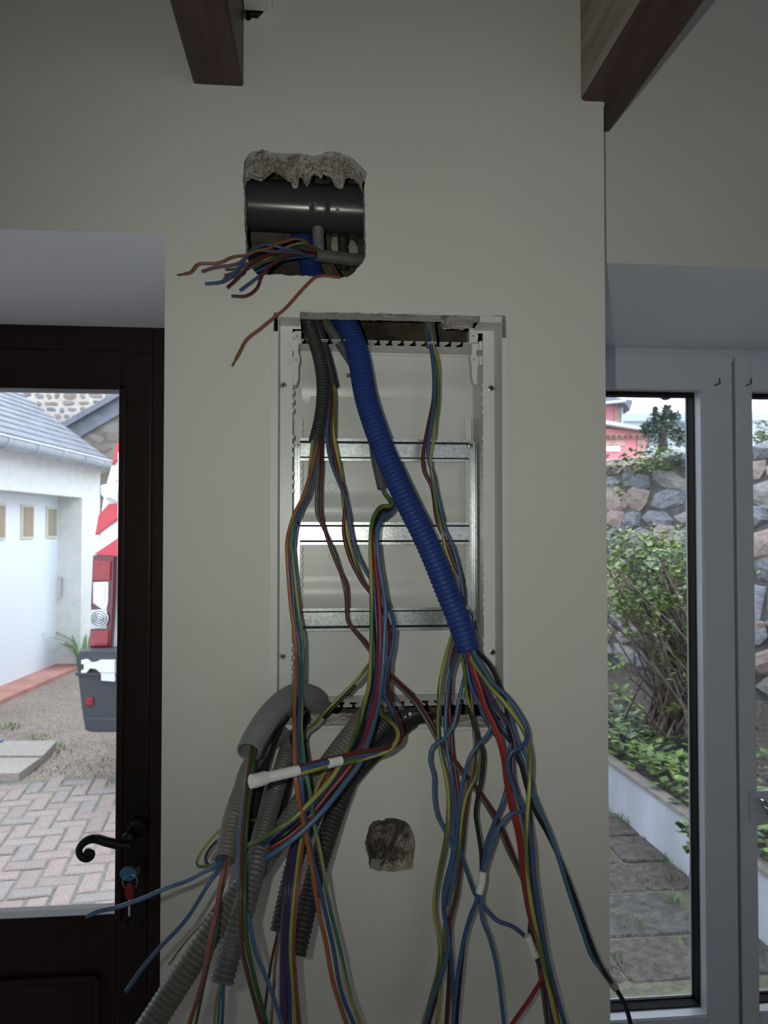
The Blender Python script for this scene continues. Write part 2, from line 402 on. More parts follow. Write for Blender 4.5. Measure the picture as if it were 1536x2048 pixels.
# the round hole: a ragged bowl of mortar, deepest at its upper left
ring = resample(rag(HOLE3 + [HOLE3[0]], 1.2, 2.5, 3, False), 110)
mb = MB(); vs = []; fs = []; N = 110; R_ = 22
for r in range(R_+1):
    t = r/R_; c = Vector((776, 1682))
    for i in range(N):
        q = Vector(ring[i]).lerp(c, t*0.97); dx, dz = (q.x-782)/48, (q.y-1690)/50
        deep = 0.016+0.060*max(0, min(1, (0.15-dx*1.3-dz*.75)*3.0)) - 0.012*max(0, dz-.35)
        lump = nz(q.x*.06, q.y*.06, 3)*.010 + abs(nz(q.x*.16, q.y*.16, 8))*.009 + nz(q.x*.5, q.y*.5, 5)*.003
        y = 0.001 + deep*min(1, t*(2.2 if dz > .3 else 4)) + (lump*min(1, t*4) if r else 0)
        vs.append(P(q.x, q.y, y))
for r in range(R_):
    for i in range(N): j = (i+1) % N; fs.append((r*N+i, r*N+j, (r+1)*N+j, (r+1)*N+i))
fs.append(tuple(R_*N+i for i in range(N)))
ob = build(mb.add(vs, fs), 'drilled_hole', M_MORTAR, wf); ob['label'] = 'rough round hole of crumbled mortar low in the wall'

# beams: two perpendicular to the wall
bw = 0.071
def beam(x0, x1, z0, y1, label):
    root = empty('ceiling_beam', label, 'beam', 'dark wooden ceiling beams', loc=(0, 0, 0))
    m = MB().box((x0, -3.9, z0), (x1, y1, ZC)); o = build(m, 'timber', M_BEAM, root, bevel=0.004)
    r = MB(); vs = []; k = 26                                 # ragged plaster where the timber enters the wall
    for i in range(k+1):
        x = min(XR, x0-.003+(x1-x0+.006)*i/k)
        vs += [(x, -0.0025, z0-0.006-abs(nz(x*90, z0))*.006), (x, -0.003, z0+0.001+abs(nz(x*140, z0, 4))*.004)]
    r.add(vs, [(2*i, 2*i+2, 2*i+3, 2*i+1) for i in range(k)]); build(r, 'plaster_joint', M_WALL, root)
    return root
a = P(387, 170); b = P(487, 171)
beam(a.x, b.x, a.z, 0.01, 'dark brown ceiling beam end at upper left, beside the small white trunking')
a = P(1163, 204); zb = a.z
br = beam(a.x, P(1259, 207).x, zb, YR+.01, 'dark beam at upper right, running out above the window')
build(MB().box((a.x-.0012, -3.9, zb+.006), (a.x+.001, -.001, ZC-.002)), 'beam_side', M_BEAMSIDE, br)['label'] = 'paler grey-brown left side'  # thin paler sheet on the left side of this beam only

# little white trunking above the left beam
t = empty('cable_trunking', 'small white plastic cable trunking at the top edge, right of the left beam', 'trunking')
p0, p1 = P(489, 21, -.001), P(546, 22, -.001)
mb = MB(); mb.box((p0.x, -.034, p0.z), (p1.x-.006, -.001, ZC-.001)); build(mb, 'trunking_body', M_ENC2, t, bevel=.002)
mb = MB(); mb.box((p1.x-.007, -.038, p1.z-.002), (p1.x, -.001, ZC-.001)); build(mb, 'trunking_cover', M_ENC, t, bevel=.001)

# ================================================================== ELECTRICAL ENCLOSURE
YF, YB, YRAIL = 0.045, 0.120, 0.088
enc = empty('electrical_enclosure', 'white plastic flush-mounted electrical enclosure, open and empty, set into the wall', 'enclosure', loc=(0, 0, 0))
ROW = 1040
xo0, xo1 = P(539, ROW).x, P(1019, ROW).x          # outer lip
xi0, xi1 = P(556, ROW).x, P(1004, ROW).x          # step wall
xf0, xf1 = P(584, ROW, YF).x, P(967, ROW, YF).x   # inner edge of the flange
zt0, zt1 = P(640, 624).z, P(640, 635).z           # lip top
zf = P(640, 678, YF).z; zbk = P(640, 703, YB).z   # top wall of the box
zbb = P(640, 1392, YB).z; zlow = P(640, 1452).z
ztw = (zf+zbk)/2
xc0, xc1 = P(600, 640).x, P(959, 640).x           # the broken-out middle of the top
# back plate, with shallow moulded steps
mb = MB(); mb.box((xf0, YB, zbb), (xf1, YB+.003, zbk))
build(mb, 'back_plate', M_ENC, enc)
for zc, hh in ((P(640, 812, YB).z, .030), (P(640, 1340, YB).z, .012)):
    build(MB().box((xf0+.025, YB-.0012, zc-hh), (xf1-.025, YB+.001, zc+hh)), 'moulded_panel', M_ENC, enc, bevel=.001)
for zc in (P(640, 1020, YB).z, P(640, 1190, YB).z, P(640, 770, YB).z):
    mb = MB(); n = 12; vs = []; fs = []                # soft horizontal swell in the moulding
    for i in range(n+1):
        t = i/n; vs += [(xf0+.012, YB-.0035*math.sin(math.pi*t)**2, zc-.03+.06*t), (xf1-.012, YB-.0035*math.sin(math.pi*t)**2, zc-.03+.06*t)]
    build(mb.add(vs, [(2*i, 2*i+1, 2*i+3, 2*i+2) for i in range(n)]), 'moulded_swell', M_ENC, enc, smooth=True)
for (px, py, r) in ((665,973,.0075),(668,1112,.0075),(617,795,.011),(910,795,.011),(618,1306,.007)):
    c = P(px, py, YB); pts = [c+Vector((math.cos(a)*r, -.0008, math.sin(a)*r)) for a in [2*math.pi*k/24 for k in range(25)]]
    build(MB().tube(pts, .0006, 5, False), 'moulded_ring', M_ENC, enc, smooth=True)
# side walls between flange and back plate
build(MB().box((xf0-.002, YF+.002, zbb), (xf0, YB+.003, zbk+.004)), 'side_wall', M_ENC, enc)
build(MB().box((xf1, YF+.002, zbb), (xf1+.002, YB+.003, zbk+.004)), 'side_wall', M_ENC, enc)
# flanges, step walls, lips on both sides
for (a, b) in ((xi0, xf0), (xf1, xi1)):
    build(MB().box((a, YF, zlow), (b, YF+.002, P(640, 649, YF).z)), 'flange', M_ENC, enc)
for a in (xi0-.001, xi1):
    build(MB().box((a, -.001, zlow), (a+.001, YF+.002, zt0)), 'step_wall', M_ENC2, enc)
build(MB().box((xo0, -.0035, zlow+.004), (xi0, .0, P(545, 663).z)), 'outer_lip', M_ENC2, enc, bevel=.001)
build(MB().box((xi1, -.0035, zlow+.004), (xo1, .0, P(1010, 676).z)), 'outer_lip', M_ENC2, enc, bevel=.001)
# remaining corner pieces along the top
for (a, b) in ((xi0, xc0), (xc1, xi1)):
    build(MB().box((a, -.003, zt1), (b, .0, zt0)), 'top_lip', M_ENC2, enc, bevel=.0008)
    build(MB().box((a, -.001, zt1-.001), (b, YF+.002, zt1+.001)), 'top_step', M_ENC2, enc)
build(MB().box((xf0, YF, P(640, 659, YF).z), (xc0, YF+.002, P(640, 649, YF).z)), 'flange', M_ENC, enc)
build(MB().box((xc1-.006, YF, P(640, 659, YF).z), (xf1, YF+.002, P(640, 649, YF).z)), 'flange', M_ENC, enc)
# top and bottom walls with a row of keyhole-shaped cable notches
def comb(z, name):
    xs = [xf0, xf1]; pitch = 0.0186; n = int((xf1-xf0-.02)/pitch); x = xf0+.012
    loop = [(xf0, YB), (xf0, YF+.004)]
    for k in range(n):
        c = x+pitch*k+.007
        loop += [(c-.0024, YF+.004), (c-.0024, YF+.014), (c-.0052, YF+.020), (c-.0052, YF+.034), (c+.0052, YF+.034), (c+.0052, YF+.020), (c+.0024, YF+.014), (c+.0024, YF+.004)]
    loop += [(xf1, YF+.004), (xf1, YB)]
    return build(MB().prism(loop, XY, z, z+.0009), name, M_ENC, enc)
comb(ztw, 'notched_top'); comb(zbb-.001, 'notched_bottom')
for z in (zbk-.004, zbb+.004): build(MB().box((xf0, YB-.004, z-.0008), (xf1, YB, z+.0008)), 'moulded_rib', M_ENC, enc)
# clips along both flanges
clip = MB(); clip.box((-.0022, -.004, -.0028), (.0028, .012, .0028)); clip.box((.0022, -.0015, -.0042), (.0058, .001, .0042))
cm = clip.mesh('clip'); cm.materials.append(M_ENC)
LY = [767,785,803,821,874,892,910,947,964,982,1036,1053,1071,1124,1141,1158,1197,1213,1232,1289,1306,1325,1343]
RY = [773,790,808,826,877,894,912,947,964,981,1036,1052,1069,1122,1139,1157,1191,1208,1226,1280,1296,1315,1333]
for ys, x, sgn, col in ((LY, xf0, -1, 582), (RY, xf1, 1, 968)):
    for py in ys:
        o = link('clip', cm, None, enc); o.location = (x, YF, P(col, py, YF).z); o.scale = (sgn, 1, 1)
# latches in the top corners
def latch(pxs, mirror):
    y = YF+.004; s_ = -1 if mirror else 1
    x0 = P(pxs, 700, y).x; z0 = P(pxs, 668, y).z
    pl = [(0,-.004),(.001,.001),(.005,.005),(.0145,.005),(.0145,-.014),(.0105,-.014),(.0105,-.030),(.0125,-.034),(.0125,-.042),(.0105,-.047),(.0105,-.066),(.008,-.076),(.002,-.080),(.0015,-.050),(-.001,-.047),(-.001,-.036),(.003,-.034),(.003,-.026),(-.001,-.024),(-.001,-.014),(.0015,-.012)]
    L = [(x0+s_*u, z0+v) for u, v in pl]
    o = build(MB().prism(L, XZ, y, y+.018), 'latch', M_ENC, enc, bevel=.0007)
    c = Vector((x0+s_*.0085, y, z0-.004)); build(MB().disc(c+Vector((0, -.0025, 0)), (0, 1, 0), .0050, .003, 20), 'boss', M_ENC2, o, bevel=.0008)
    build(MB().disc(c+Vector((0, -.0029, 0)), (0, 1, 0), .0017, .002, 10), 'boss_hole', M_SCREW, o)
    c = Vector((x0+s_*.0070, y, z0-.040)); build(MB().disc(c+Vector((0, -.002, 0)), (0, 1, 0), .0036, .003, 16), 'pivot', M_ENC2, o, bevel=.0006)
    build(MB().disc(c+Vector((0, -.0024, 0)), (0, 1, 0), .0012, .002, 8), 'pivot_hole', M_SCREW, o)
    for dz in (-.019, -.042): build(MB().box((x0-s_*.0045, y-.008, z0+dz-.008), (x0+s_*.0005, y+.004, z0+dz+.006)), 'catch', M_ENC, o, bevel=.0008)
latch(583, False); latch(957, True)
# screws
def screw(p, parent, r=.0048):
    o = build(MB().disc(p+Vector((0, -.0022, 0)), (0, 1, 0), r, .003, 20), 'screw', M_SCREW, parent, bevel=.0008)
    m = MB(); m.box((p.x-r*.7, p.y-.0027, p.z-.0007), (p.x+r*.7, p.y-.0012, p.z+.0007)); m.box((p.x-.0007, p.y-.0027, p.z-r*.7), (p.x+.0007, p.y-.0012, p.z+r*.7))
    build(m, 'screw_slot', M_GASK, o)
for px, py in ((567,771),(982,777),(566,1312),(985,1304)): screw(P(px, py, YF), enc)
# scalloped white strips beside the uprights
for px, sgn in ((592, 1), (945, -1)):
    x = P(px, ROW, YRAIL).x; z1, z0 = P(px, 836, YRAIL).z, P(px, 1262, YRAIL).z; L = [(x, z1), (x, z0)]; n = 30; R2 = []
    for k in range(n*6+1):
        t = k/(n*6); z = z0+(z1-z0)*t; R2.append((x+sgn*(.0095+.0022*(abs(math.sin(math.pi*n*t/1.0))-.4)), z))
    build(MB().prism(L+R2, XZ, YRAIL+.006, YRAIL+.010), 'scalloped_strip', M_ENC, enc)
    for k in range(0, 30):
        zz = z0+(z1-z0)*(k+.5)/n
        if k % 2 == 0: build(MB().disc((x+sgn*.0075, YRAIL+.0045, zz), (0, 1, 0), .0013, .003, 8), 'stud', M_ENC, enc)
# the galvanised chassis: two uprights and three rails, one thing
ch = empty('rail_chassis', 'galvanised steel chassis with three horizontal mounting rails inside the white enclosure', 'mounting rails', loc=(0, 0, 0))
rx0, rx1 = P(600, ROW, YRAIL).x, P(938, ROW, YRAIL).x
H = .0355
for py in (899.5, 1067, 1239):
    z = P(640, py, YRAIL).z; h = H/2; f, b = YRAIL-.004, YRAIL+.003
    prof = [(h, f), (h-.0042, f), (h-.0072, b), (-h+.0072, b), (-h+.0042, f), (-h, f)]
    mb = MB(); vs = []; fs = []; n = len(prof)
    for x in (rx0, rx1):
        for (dz, y) in prof: vs.append((x, y, z+dz))
        for (dz, y) in prof: vs.append((x, y+.001, z+dz))
    m2 = 2*n
    for i in range(n-1):
        fs += [(i, i+1, m2+i+1, m2+i), (n+i, m2+n+i, m2+n+i+1, n+i+1)]
    fs += [(0, m2, m2+n, n), (n-1, 2*n-1, m2+2*n-1, m2+n-1)]
    for e in (0, m2):
        for i in range(n-1): fs.append((e+i, e+n+i, e+n+i+1, e+i+1))
    r = build(mb.add(vs, fs), 'mounting_rail', M_GALV, ch)
for px, sgn in ((594, 1), (946, -1)):
    x = P(px, ROW, YRAIL).x; z1, z0 = P(px, 883, YRAIL).z, P(px, 1258, YRAIL).z
    mb = MB(); mb.box((x-.0045, YRAIL+.0035, z0), (x+.0045, YRAIL+.005, z1)); mb.box((x-sgn*.0045, YRAIL-.010, z0), (x-sgn*.0032, YRAIL+.005, z1)); mb.box((x-sgn*.0005, YRAIL-.002, z0), (x+sgn*.0006, YRAIL+.004, z1))
    build(mb, 'upright', M_GALV, ch, bevel=.0003)
for px, py in ((596,890),(941,891),(943,1226),(597,1046)): screw(P(px, py, YRAIL-.002), ch, .0042)
# small printed marking on the back plate
fc = bpy.data.curves.new('printed_marking', 'FONT'); fc.body = '28 25W'; fc.size = .0075; fc.extrude = .0001; fc.align_x = 'LEFT'
fo = bpy.data.objects.new('printed_marking', fc); COL.objects.link(fo); p = P(692.5, 755, YB); fo.location = (p.x, YB-.0048, p.z); fo.rotation_euler = (math.pi/2, 0, 0)
fc.offset = .0003
bpy.context.view_layer.update()
fm = bpy.data.meshes.new_from_object(fo.evaluated_get(bpy.context.evaluated_depsgraph_get())); mw = fo.matrix_world.copy()
bpy.data.objects.remove(fo); fm.transform(mw); link('printed_marking', fm, M_GASK, enc)

# ================================================================== PIPE IN THE UPPER HOLE
pipe = empty('drain_pipe', 'thick dark grey plastic pipe running across the upper hole', 'pipe', loc=(0, 0, 0))
pa, pb = P(470, 408, .095), P(745, 423, .095); rp = .0365
dirp = (pb-pa).normalized()
pp = lambda px: P(px, 408+(px-470)*.0545, .095)
build(MB().tube([pa, pp(500), pp(560), pp(612), pp(618), pp(622), pp(627), pp(630), pp(640)], [rp*1.05]*6+[rp*.995, rp*.985, rp*.985], 48, False), 'pipe_length', M_PVC, pipe, smooth=True)
build(MB().tube([pp(640), pp(650), pp(653), pp(658), pp(662), pp(668), pp(700), pb], [rp*.985, rp*.985, rp*.995]+[rp*1.06]*5, 48, False), 'pipe_socket', M_PVC, pipe, smooth=True)
q = P(675, 421, .095-rp*1.07); build(MB().ball(q, .003, 8, 6, (1, .3, 1.3)), 'plaster_spot', M_PLAST, pipe)
# loose stone chips seen in the holes
chip = mat('pale_chip', (.42, .40, .36), .9, bump=.4)
for (px, py, y, r, lab) in ((672,490,.15,.012,'pale stone chip behind the conduits in the upper hole'),(706,500,.16,.013,'square pale chip at the right of the upper hole'),(678,655,.12,.008,'pale chip between grey and blue conduits above the enclosure')):
    c = P(px, py, y); m = MB().ball(c, r, 7, 5, (.7, .5, 1.2)); m.v = [tuple(Vector(v)+Vector((nz(v[0]*90, v[2]*90), 0, nz(v[2]*90, v[0]*90)))*r*.4) for v in m.v]
    tag(build(m, 'stone_chip', chip), lab, 'stone')

# ================================================================== CONDUITS
def cmat(name, c, rough=.42, spec=.4): return mat(name, c, rough, spec=spec, var=.06, scale=30)
K_BLUE = cmat('blue_conduit', (.022, .052, .235), .5, .25)
K_DARK = cmat('dark_grey_conduit', (.040, .046, .046), .45)
K_GREY = cmat('mid_grey_conduit', (.125, .13, .125), .42)
K_LIGHT = cmat('light_grey_conduit', (.19, .20, .205), .42)
K_BEIGE = cmat('beige_grey_conduit', (.175, .168, .148), .42)
K_BLACK = cmat('black_conduit', (.022, .022, .024), .4)
K_SOOT = cmat('dark_ribbed_conduit', (.045, .044, .043), .45)

def conduit(pts, wpx, m, label, pitch=.004, groove=.14, wall=.0016, name='corrugated_conduit', group=None, ends=(False, True), seg=22, smoothpipe=False, flat=False):
    """pts: (px, py, y); wpx: width in px, one value or one for each end."""
    W = [P(*p) for p in pts]; w0, w1 = wpx if isinstance(wpx, tuple) else (wpx, wpx)
    R0 = w0/2*depth_of(W[0])/F; R1 = w1/2*depth_of(W[-1])/F
    line = spline(W, pitch/4 if not smoothpipe else .006); n = len(line); rad = []
    if smoothpipe:
        rad = [R0+(R1-R0)*i/max(1, n-1) for i in range(n)]; path = line
    else:
        fine = spline(W, pitch/10); path = []
        for i, q in enumerate(fine):
            k = i % 10; R = R0+(R1-R0)*i/max(1, len(fine)-1)
            f_ = ({0: 1-groove, 1: 1-groove, 2: .985, 3: 1.0, 6: 1.008, 9: .985} if flat else {0: 1-groove, 2: 1-groove*.45, 3: .995, 5: 1.012, 7: .995, 8: 1-groove*.45}).get(k)
            if f_ or i == len(fine)-1: path.append(q); rad.append(R*(f_ or 1.0))
    o = build(MB().tube(path, rad, seg, False), name, m, None, smooth=True, fix=False)
    if not smoothpipe: o.data.set_sharp_from_angle(angle=.7 if flat else 1.3)
    inner = MB()
    for e, on in enumerate(ends):
        if not on: continue
        ln = line[:max(8, int(.05/(pitch/4)))] if e == 0 else line[-max(8, int(.05/(pitch/4))):][::-1]
        R = (R0 if e == 0 else R1)
        rr = [R*(.87 if k % 4 else .82) for k in range(len(ln))]; rr[0] = R*.88
        inner.tube(ln, rr, seg, False)
        t = (ln[0]-ln[1]).normalized()
        inner.tube([ln[0]-t*.0006, ln[0]+t*.0002, ln[0]+t*.0006, ln[0]+t*.0010], [R*1.0, R*.99, R*.93, R*.87], seg, False)
    if inner.v: build(inner, 'open_end', m, o, smooth=True)
    tag(o, label, 'conduit', group); return o
GU, GE, GL = 'conduits in the upper hole', 'conduits dropping into the enclosure', 'conduits coming out below the enclosure'
# upper hole
conduit([(636,430,.12),(636,460,.09),(638,500,.085),(641,520,.09)], 23, K_LIGHT, 'short light grey ribbed conduit dropping behind the pipe in the upper hole', .0036, ends=(False, False), group=GU)
conduit([(745,522,.10),(700,519,.075),(660,514,.05),(630,510,.032)], (26,24), K_GREY, 'grey ribbed conduit lying across the upper hole, its open end full of wires', .0036, group=GU)
conduit([(684,440,.14),(685,480,.135),(687,540,.14)], 20, K_DARK, 'dark conduit standing at the back of the upper hole', .0036, ends=(False, False), group=GU)
# the blue one runs from the upper hole behind the wall into the enclosure and out
conduit([(592,395,.150),(600,450,.150),(614,510,.145),(632,565,.135),(662,610,.115),(693,648,.085),(716,710,.045),(733,800,.02),(767,900,0),(812,1000,-.02),(856,1090,-.035),(897,1190,-.05),(921,1250,-.06),(936,1300,-.065)], (43,48), K_BLUE, 'wide blue ribbed conduit sweeping diagonally down across the enclosure', .0067, .085, group=GE, seg=28, flat=True)
conduit([(607,560,.14),(610,610,.09),(618,650,.06),(636,705,.045),(645,755,.035),(645,800,.03),(639,845,.028),(630,882,.022)], (26,26), K_DARK, 'dark grey ribbed conduit at the upper left corner of the enclosure', .0046, group=GE)
conduit([(616,560,.15),(624,610,.11),(636,655,.08),(652,710,.065),(661,745,.055),(667,773,.05)], 21, K_DARK, 'dark conduit partly behind another, ending high with three wires', .0042, group=GE)
conduit([(622,560,.16),(637,612,.125),(658,655,.09),(687,698,.075),(714,743,.078),(733,800,.085),(744,860,.075),(750,910,.07),(757,945,.065),(764,976,.06)], 20, K_GREY, 'mid grey ribbed conduit passing behind the blue one', .0042, group=GE)
conduit([(858,560,.15),(857,620,.11),(859,655,.085),(863,691,.07)], (23,24), K_GREY, 'short grey conduit end hanging at the upper right of the enclosure', .0038, group=GE)
# below the enclosure
conduit([(642,1500,.13),(643,1455,.09),(640,1418,.05),(622,1394,.0),(590,1391,-.05),(556,1413,-.10),(527,1448,-.14),(507,1482,-.165),(498,1503,-.18)], (45,50), K_LIGHT, 'thick light grey conduit arching over to the left below the enclosure', .0032, .035, group=GL, seg=30, flat=True)
conduit([(610,1500,.13),(598,1450,.08),(565,1468,.0),(525,1500,-.06),(500,1533,-.10),(484,1580,-.14),(466,1637,-.19),(455,1690,-.22),(449,1719,-.235)], (26,43), K_BEIGE, 'beige-grey ribbed conduit whose end spills blue and red wires on the left', .0052, group=GL)
conduit([(625,1490,.14),(608,1440,.07),(590,1462,.02),(572,1509,-.04),(549,1590,-.11),(527,1660,-.17),(510,1735,-.22),(490,1810,-.25),(464,1890,-.275),(444,1964,-.29)], (28,48), K_GREY, 'longest mid grey ribbed conduit hanging down at the lower left', .0056, group=GL)
conduit([(785,1490,.13),(772,1440,.06),(740,1424,.01),(705,1465,-.035),(665,1518,-.07),(620,1580,-.10),(575,1650,-.14),(505,1750,-.18),(440,1840,-.21),(370,1945,-.235),(285,2075,-.25)], (33,54), K_BEIGE, 'pale ribbed conduit running diagonally down to the bottom left corner', .0056, group=GL, ends=(False, False))
conduit([(820,1495,.13),(800,1440,.06),(765,1452,.0),(725,1508,-.04),(692,1572,-.07),(664,1645,-.10),(640,1720,-.13),(618,1800,-.15),(601,1870,-.17),(592,1908,-.18)], (34,42), K_SOOT, 'dark ribbed conduit on the right of the lower bundle', .0056, group=GL)
conduit([(790,1490,.14),(775,1445,.07),(738,1470,.0),(692,1530,-.03),(640,1610,-.07),(600,1690,-.10),(578,1770,-.125),(566,1825,-.14),(558,1862,-.15)], (30,37), K_SOOT, 'dark ribbed conduit in the middle, ending above two brown wires', .0056, group=GL)
conduit([(590,1480,.12),(575,1445,.06),(556,1455,-.01),(530,1520,-.07),(512,1590,-.11),(497,1660,-.14),(484,1740,-.16)], (24,24), K_BLACK, 'smooth black sheath half hidden behind the arched conduit', .004, group=GL, smoothpipe=True, ends=(False, False))
conduit([(640,1470,.12),(620,1432,.05),(596,1470,-.01),(575,1545,-.05),(556,1630,-.08),(540,1710,-.10)], (30,30), K_BLACK, 'second black sheath between the two grey lower conduits', .004, group=GL, smoothpipe=True, ends=(False, False))
conduit([(700,1560,-.05),(735,1520,-.045),(775,1485,-.035),(806,1457,-.015),(832,1442,.012),(866,1437,.03)], (34,27), K_BLACK, 'short black hose stub poking right from the lower bundle', .004, group=GL, smoothpipe=True)
conduit([(772,1385,.10),(788,1404,.08),(806,1432,.07),(822,1470,.10)], 24, K_LIGHT, 'small light grey conduit elbow at the bottom notches', .0034, group=GL, ends=(False, False))
conduit([(740,1470,.05),(775,1441,.03),(805,1432,.02),(835,1428,.06)], 24, K_DARK, 'dark conduit crossing the bottom opening behind the white dots', .0034, group=GL, ends=(False, False))
WHITE = mat('white_tape', (.74, .75, .74), .6, var=.04, scale=60, bump=.3, bscale=200, bdist=.001)
for k, (px, py) in enumerate(((802,1441),(811,1436),(820,1428))):
    tag(build(MB().ball(P(px, py, -.002+.004*k), .0029, 12, 8), 'wire_cap', WHITE, smooth=True), ('leftmost', 'middle', 'rightmost')[k]+' of three tiny white caps beside the black hose stub', 'wire cap', 'white caps by the hose stub')

# ================================================================== WIRES
def wmat(name, c): return mat('wire_'+name, c, .36, spec=.45)
W = dict(blue=wmat('blue', (.048, .10, .225)), navy=wmat('navy', (.030, .055, .165)), lblue=wmat('sky_blue', (.068, .14, .265)), red=wmat('red', (.27, .028, .025)),
         wine=wmat('wine', (.105, .020, .023)), brown=wmat('brown', (.09, .042, .03)), black=wmat('black', (.013, .013, .014)), orange=wmat('orange', (.32, .115, .048)),
         rust=wmat('rust', (.24, .085, .04)), violet=wmat('violet', (.065, .042, .115)), grey=wmat('grey', (.115, .12, .125)), green=wmat('green', (.035, .105, .028)),
         teal=wmat('teal', (.05, .19, .13)), tan=wmat('tan', (.30, .19, .13)), salmon=wmat('salmon', (.25, .07, .055)), yellow=wmat('yellow', (.34, .31, .085)),
         mauve=wmat('mauve', (.13, .085, .12)),
         yg=stripe_mat('wire_yellow_green', (.37, .34, .085), (.105, .165, .03), .5, .4), gy=stripe_mat('wire_green_yellow', (.33, .31, .085), (.09, .15, .04), .5, .3),
         ty=stripe_mat('wire_teal_yellow', (.30, .30, .10), (.05, .18, .12), .40, .25))
COPPER = mat('bare_copper', (.30, .16, .10), .4, metal=.9)
def wire(colour, wpx, pts, label, group=None, tip=0.0, tape=(), tapem=None, y0=None, y1=None, parent=None):
    """pts: (px, py[, y]); y is filled in along the way from y0 to y1 when left out."""
    n = len(pts); q = []
    known = [(i, p[2]) for i, p in enumerate(pts) if len(p) > 2]
    if y0 is not None and (not known or known[0][0] != 0): known = [(0, y0)] + known
    if y1 is not None and (not known or known[-1][0] != n-1): known = known + [(n-1, y1)]
    for i, p in enumerate(pts):
        if len(p) > 2: y = p[2]
        else:
            lo = max([k for k in known if k[0] <= i], default=known[0], key=lambda k: k[0]); hi = min([k for k in known if k[0] >= i], default=known[-1], key=lambda k: k[0])
            y = lo[1] if hi[0] == lo[0] else lo[1]+(hi[1]-lo[1])*(i-lo[0])/(hi[0]-lo[0])
        q.append(P(p[0], p[1], y))
    line = spline(q, .006); dm = sum(depth_of(x) for x in q)/n; r = wpx/2*dm/F
    o = build(MB().tube(line, r, 9), 'electrical_wire', W[colour], parent, smooth=True, fix=False)
    o.data.set_sharp_from_angle(angle=1.0)
    tag(o, label, 'wire', group)
    if tip:
        d = (line[-1]-line[-2]).normalized(); build(MB().tube([line[-1]-d*.001, line[-1]+d*tip], r*.55, 7), 'bare_tip', COPPER, o)
    for (t0, t1, k) in tape:
        seg = line[int(t0*(len(line)-1)):max(int(t1*(len(line)-1)), int(t0*(len(line)-1))+2)+1]
        c = build(MB().tube(seg, [r*k*(1+.05*nz(i*1.7, t0*9)) for i in range(len(seg))], 12), 'tape_wrap', tapem or WHITE, o, smooth=True); c.data.set_sharp_from_angle(angle=1.0)
    return o
def tapes(parent, pts, wpx, m=None):
    q = [P(*p) for p in pts]; line = spline(q, .003); r = wpx/2*depth_of(q[0])/F
    c = build(MB().tube(line, [r*(1+.07*nz(i*.9, wpx)) for i in range(len(line))], 14), 'tape_wrap', m or WHITE, parent, smooth=True); c.data.set_sharp_from_angle(angle=1.0); return c
SHRINK = mat('grey_sleeve', (.30, .29, .29), .45)
g = 'wires from the upper hole'
Z1 = lambda L: [(320+p[0]/3.2, 280+p[1]/3.2) + tuple(p[2:]) for p in L]
wire('rust', 5.5, Z1([(1060,735,.06),(985,695,.025),(930,648,.0),(870,632,-.012),(800,648,-.02),(740,666),(690,695),(610,712),(545,738),(470,746),(370,787),(240,795),(196,846),(158,855,-.05)]), 'rust-orange wire reaching furthest left from the upper hole', g, .011)
wire('blue', 6, Z1([(1060,740,.06),(960,750,.02),(880,715,.0),(780,690,-.015),(680,668),(610,690),(565,725),(525,785),(450,875),(395,907),(288,920,-.05)]), 'blue wire arching on top of the bunch from the upper hole', g)
wire('mauve', 6, Z1([(1060,738,.06),(950,736,.02),(830,720,.0),(700,712,-.018),(620,705),(560,740),(510,785),(460,800),(350,815),(266,842,-.04)]), 'pinkish brown wire with blunt end below the rust-orange one', g)
wire('wine', 6, Z1([(1060,735,.06),(950,715,.03),(850,700,.012),(760,720,-.0),(660,750),(590,790),(530,850),(480,900),(430,944,-.035)]), 'wine red wire in the middle of the upper hole bunch', g)
wire('blue', 6, Z1([(1060,740,.06),(950,745,.03),(800,760,.01),(720,790,-.005),(660,850),(590,905),(512,962,-.03)]), 'short blue wire pointing down-left under the upper hole', g)
wire('wine', 6, Z1([(1060,742,.06),(950,740,.03),(880,735,.01),(790,750,-.01),(700,810),(650,870),(620,948),(550,998),(457,998,-.03)]), 'lowest wine red wire curling back from the upper hole', g)
wire('green', 5, Z1([(1060,730,.07),(940,680,.04),(860,680,.025),(740,750,.012),(640,800),(580,840),(530,860,.0)]), 'dark green wire in the upper hole bunch', g)
wire('gy', 5, Z1([(1060,728,.07),(930,662,.04),(840,675,.03),(640,780,.005),(500,822,-.01),(420,829,-.03)]), 'yellow-green wire ending left of the upper hole', g)
wire('grey', 6, Z1([(1060,735,.07),(920,705,.04),(700,770,.01),(580,815,-.01),(490,860),(405,892,-.02)]), 'grey wire deep in the upper hole bunch', g)
wire('mauve', 6, Z1([(1060,735,.07),(920,690,.05),(800,705,.03),(680,745,.015),(560,790,-.005),(470,850),(415,868,-.02)]), 'short mauve wire under the pinkish brown one', g)
wire('blue', 6, Z1([(1060,745,.07),(930,735,.05),(820,745,.035),(700,800,.02),(600,850,.01),(500,868,-.004),(440,885,-.01)]), 'dark-lying blue wire lowest inside the upper hole', g)
wire('rust', 6, Z1([(1080,760,.07),(1105,805,.045),(1140,860,.02),(1152,879,.0),(1110,875,-.004),(1055,868,-.008),(995,877,-.014),(940,925),(880,990),(800,1078),(720,1143),(640,1208),(550,1280),(515,1345),(485,1400,-.03)]), 'lone rust-orange wire hanging from the upper hole across the enclosure corner', g, .012)

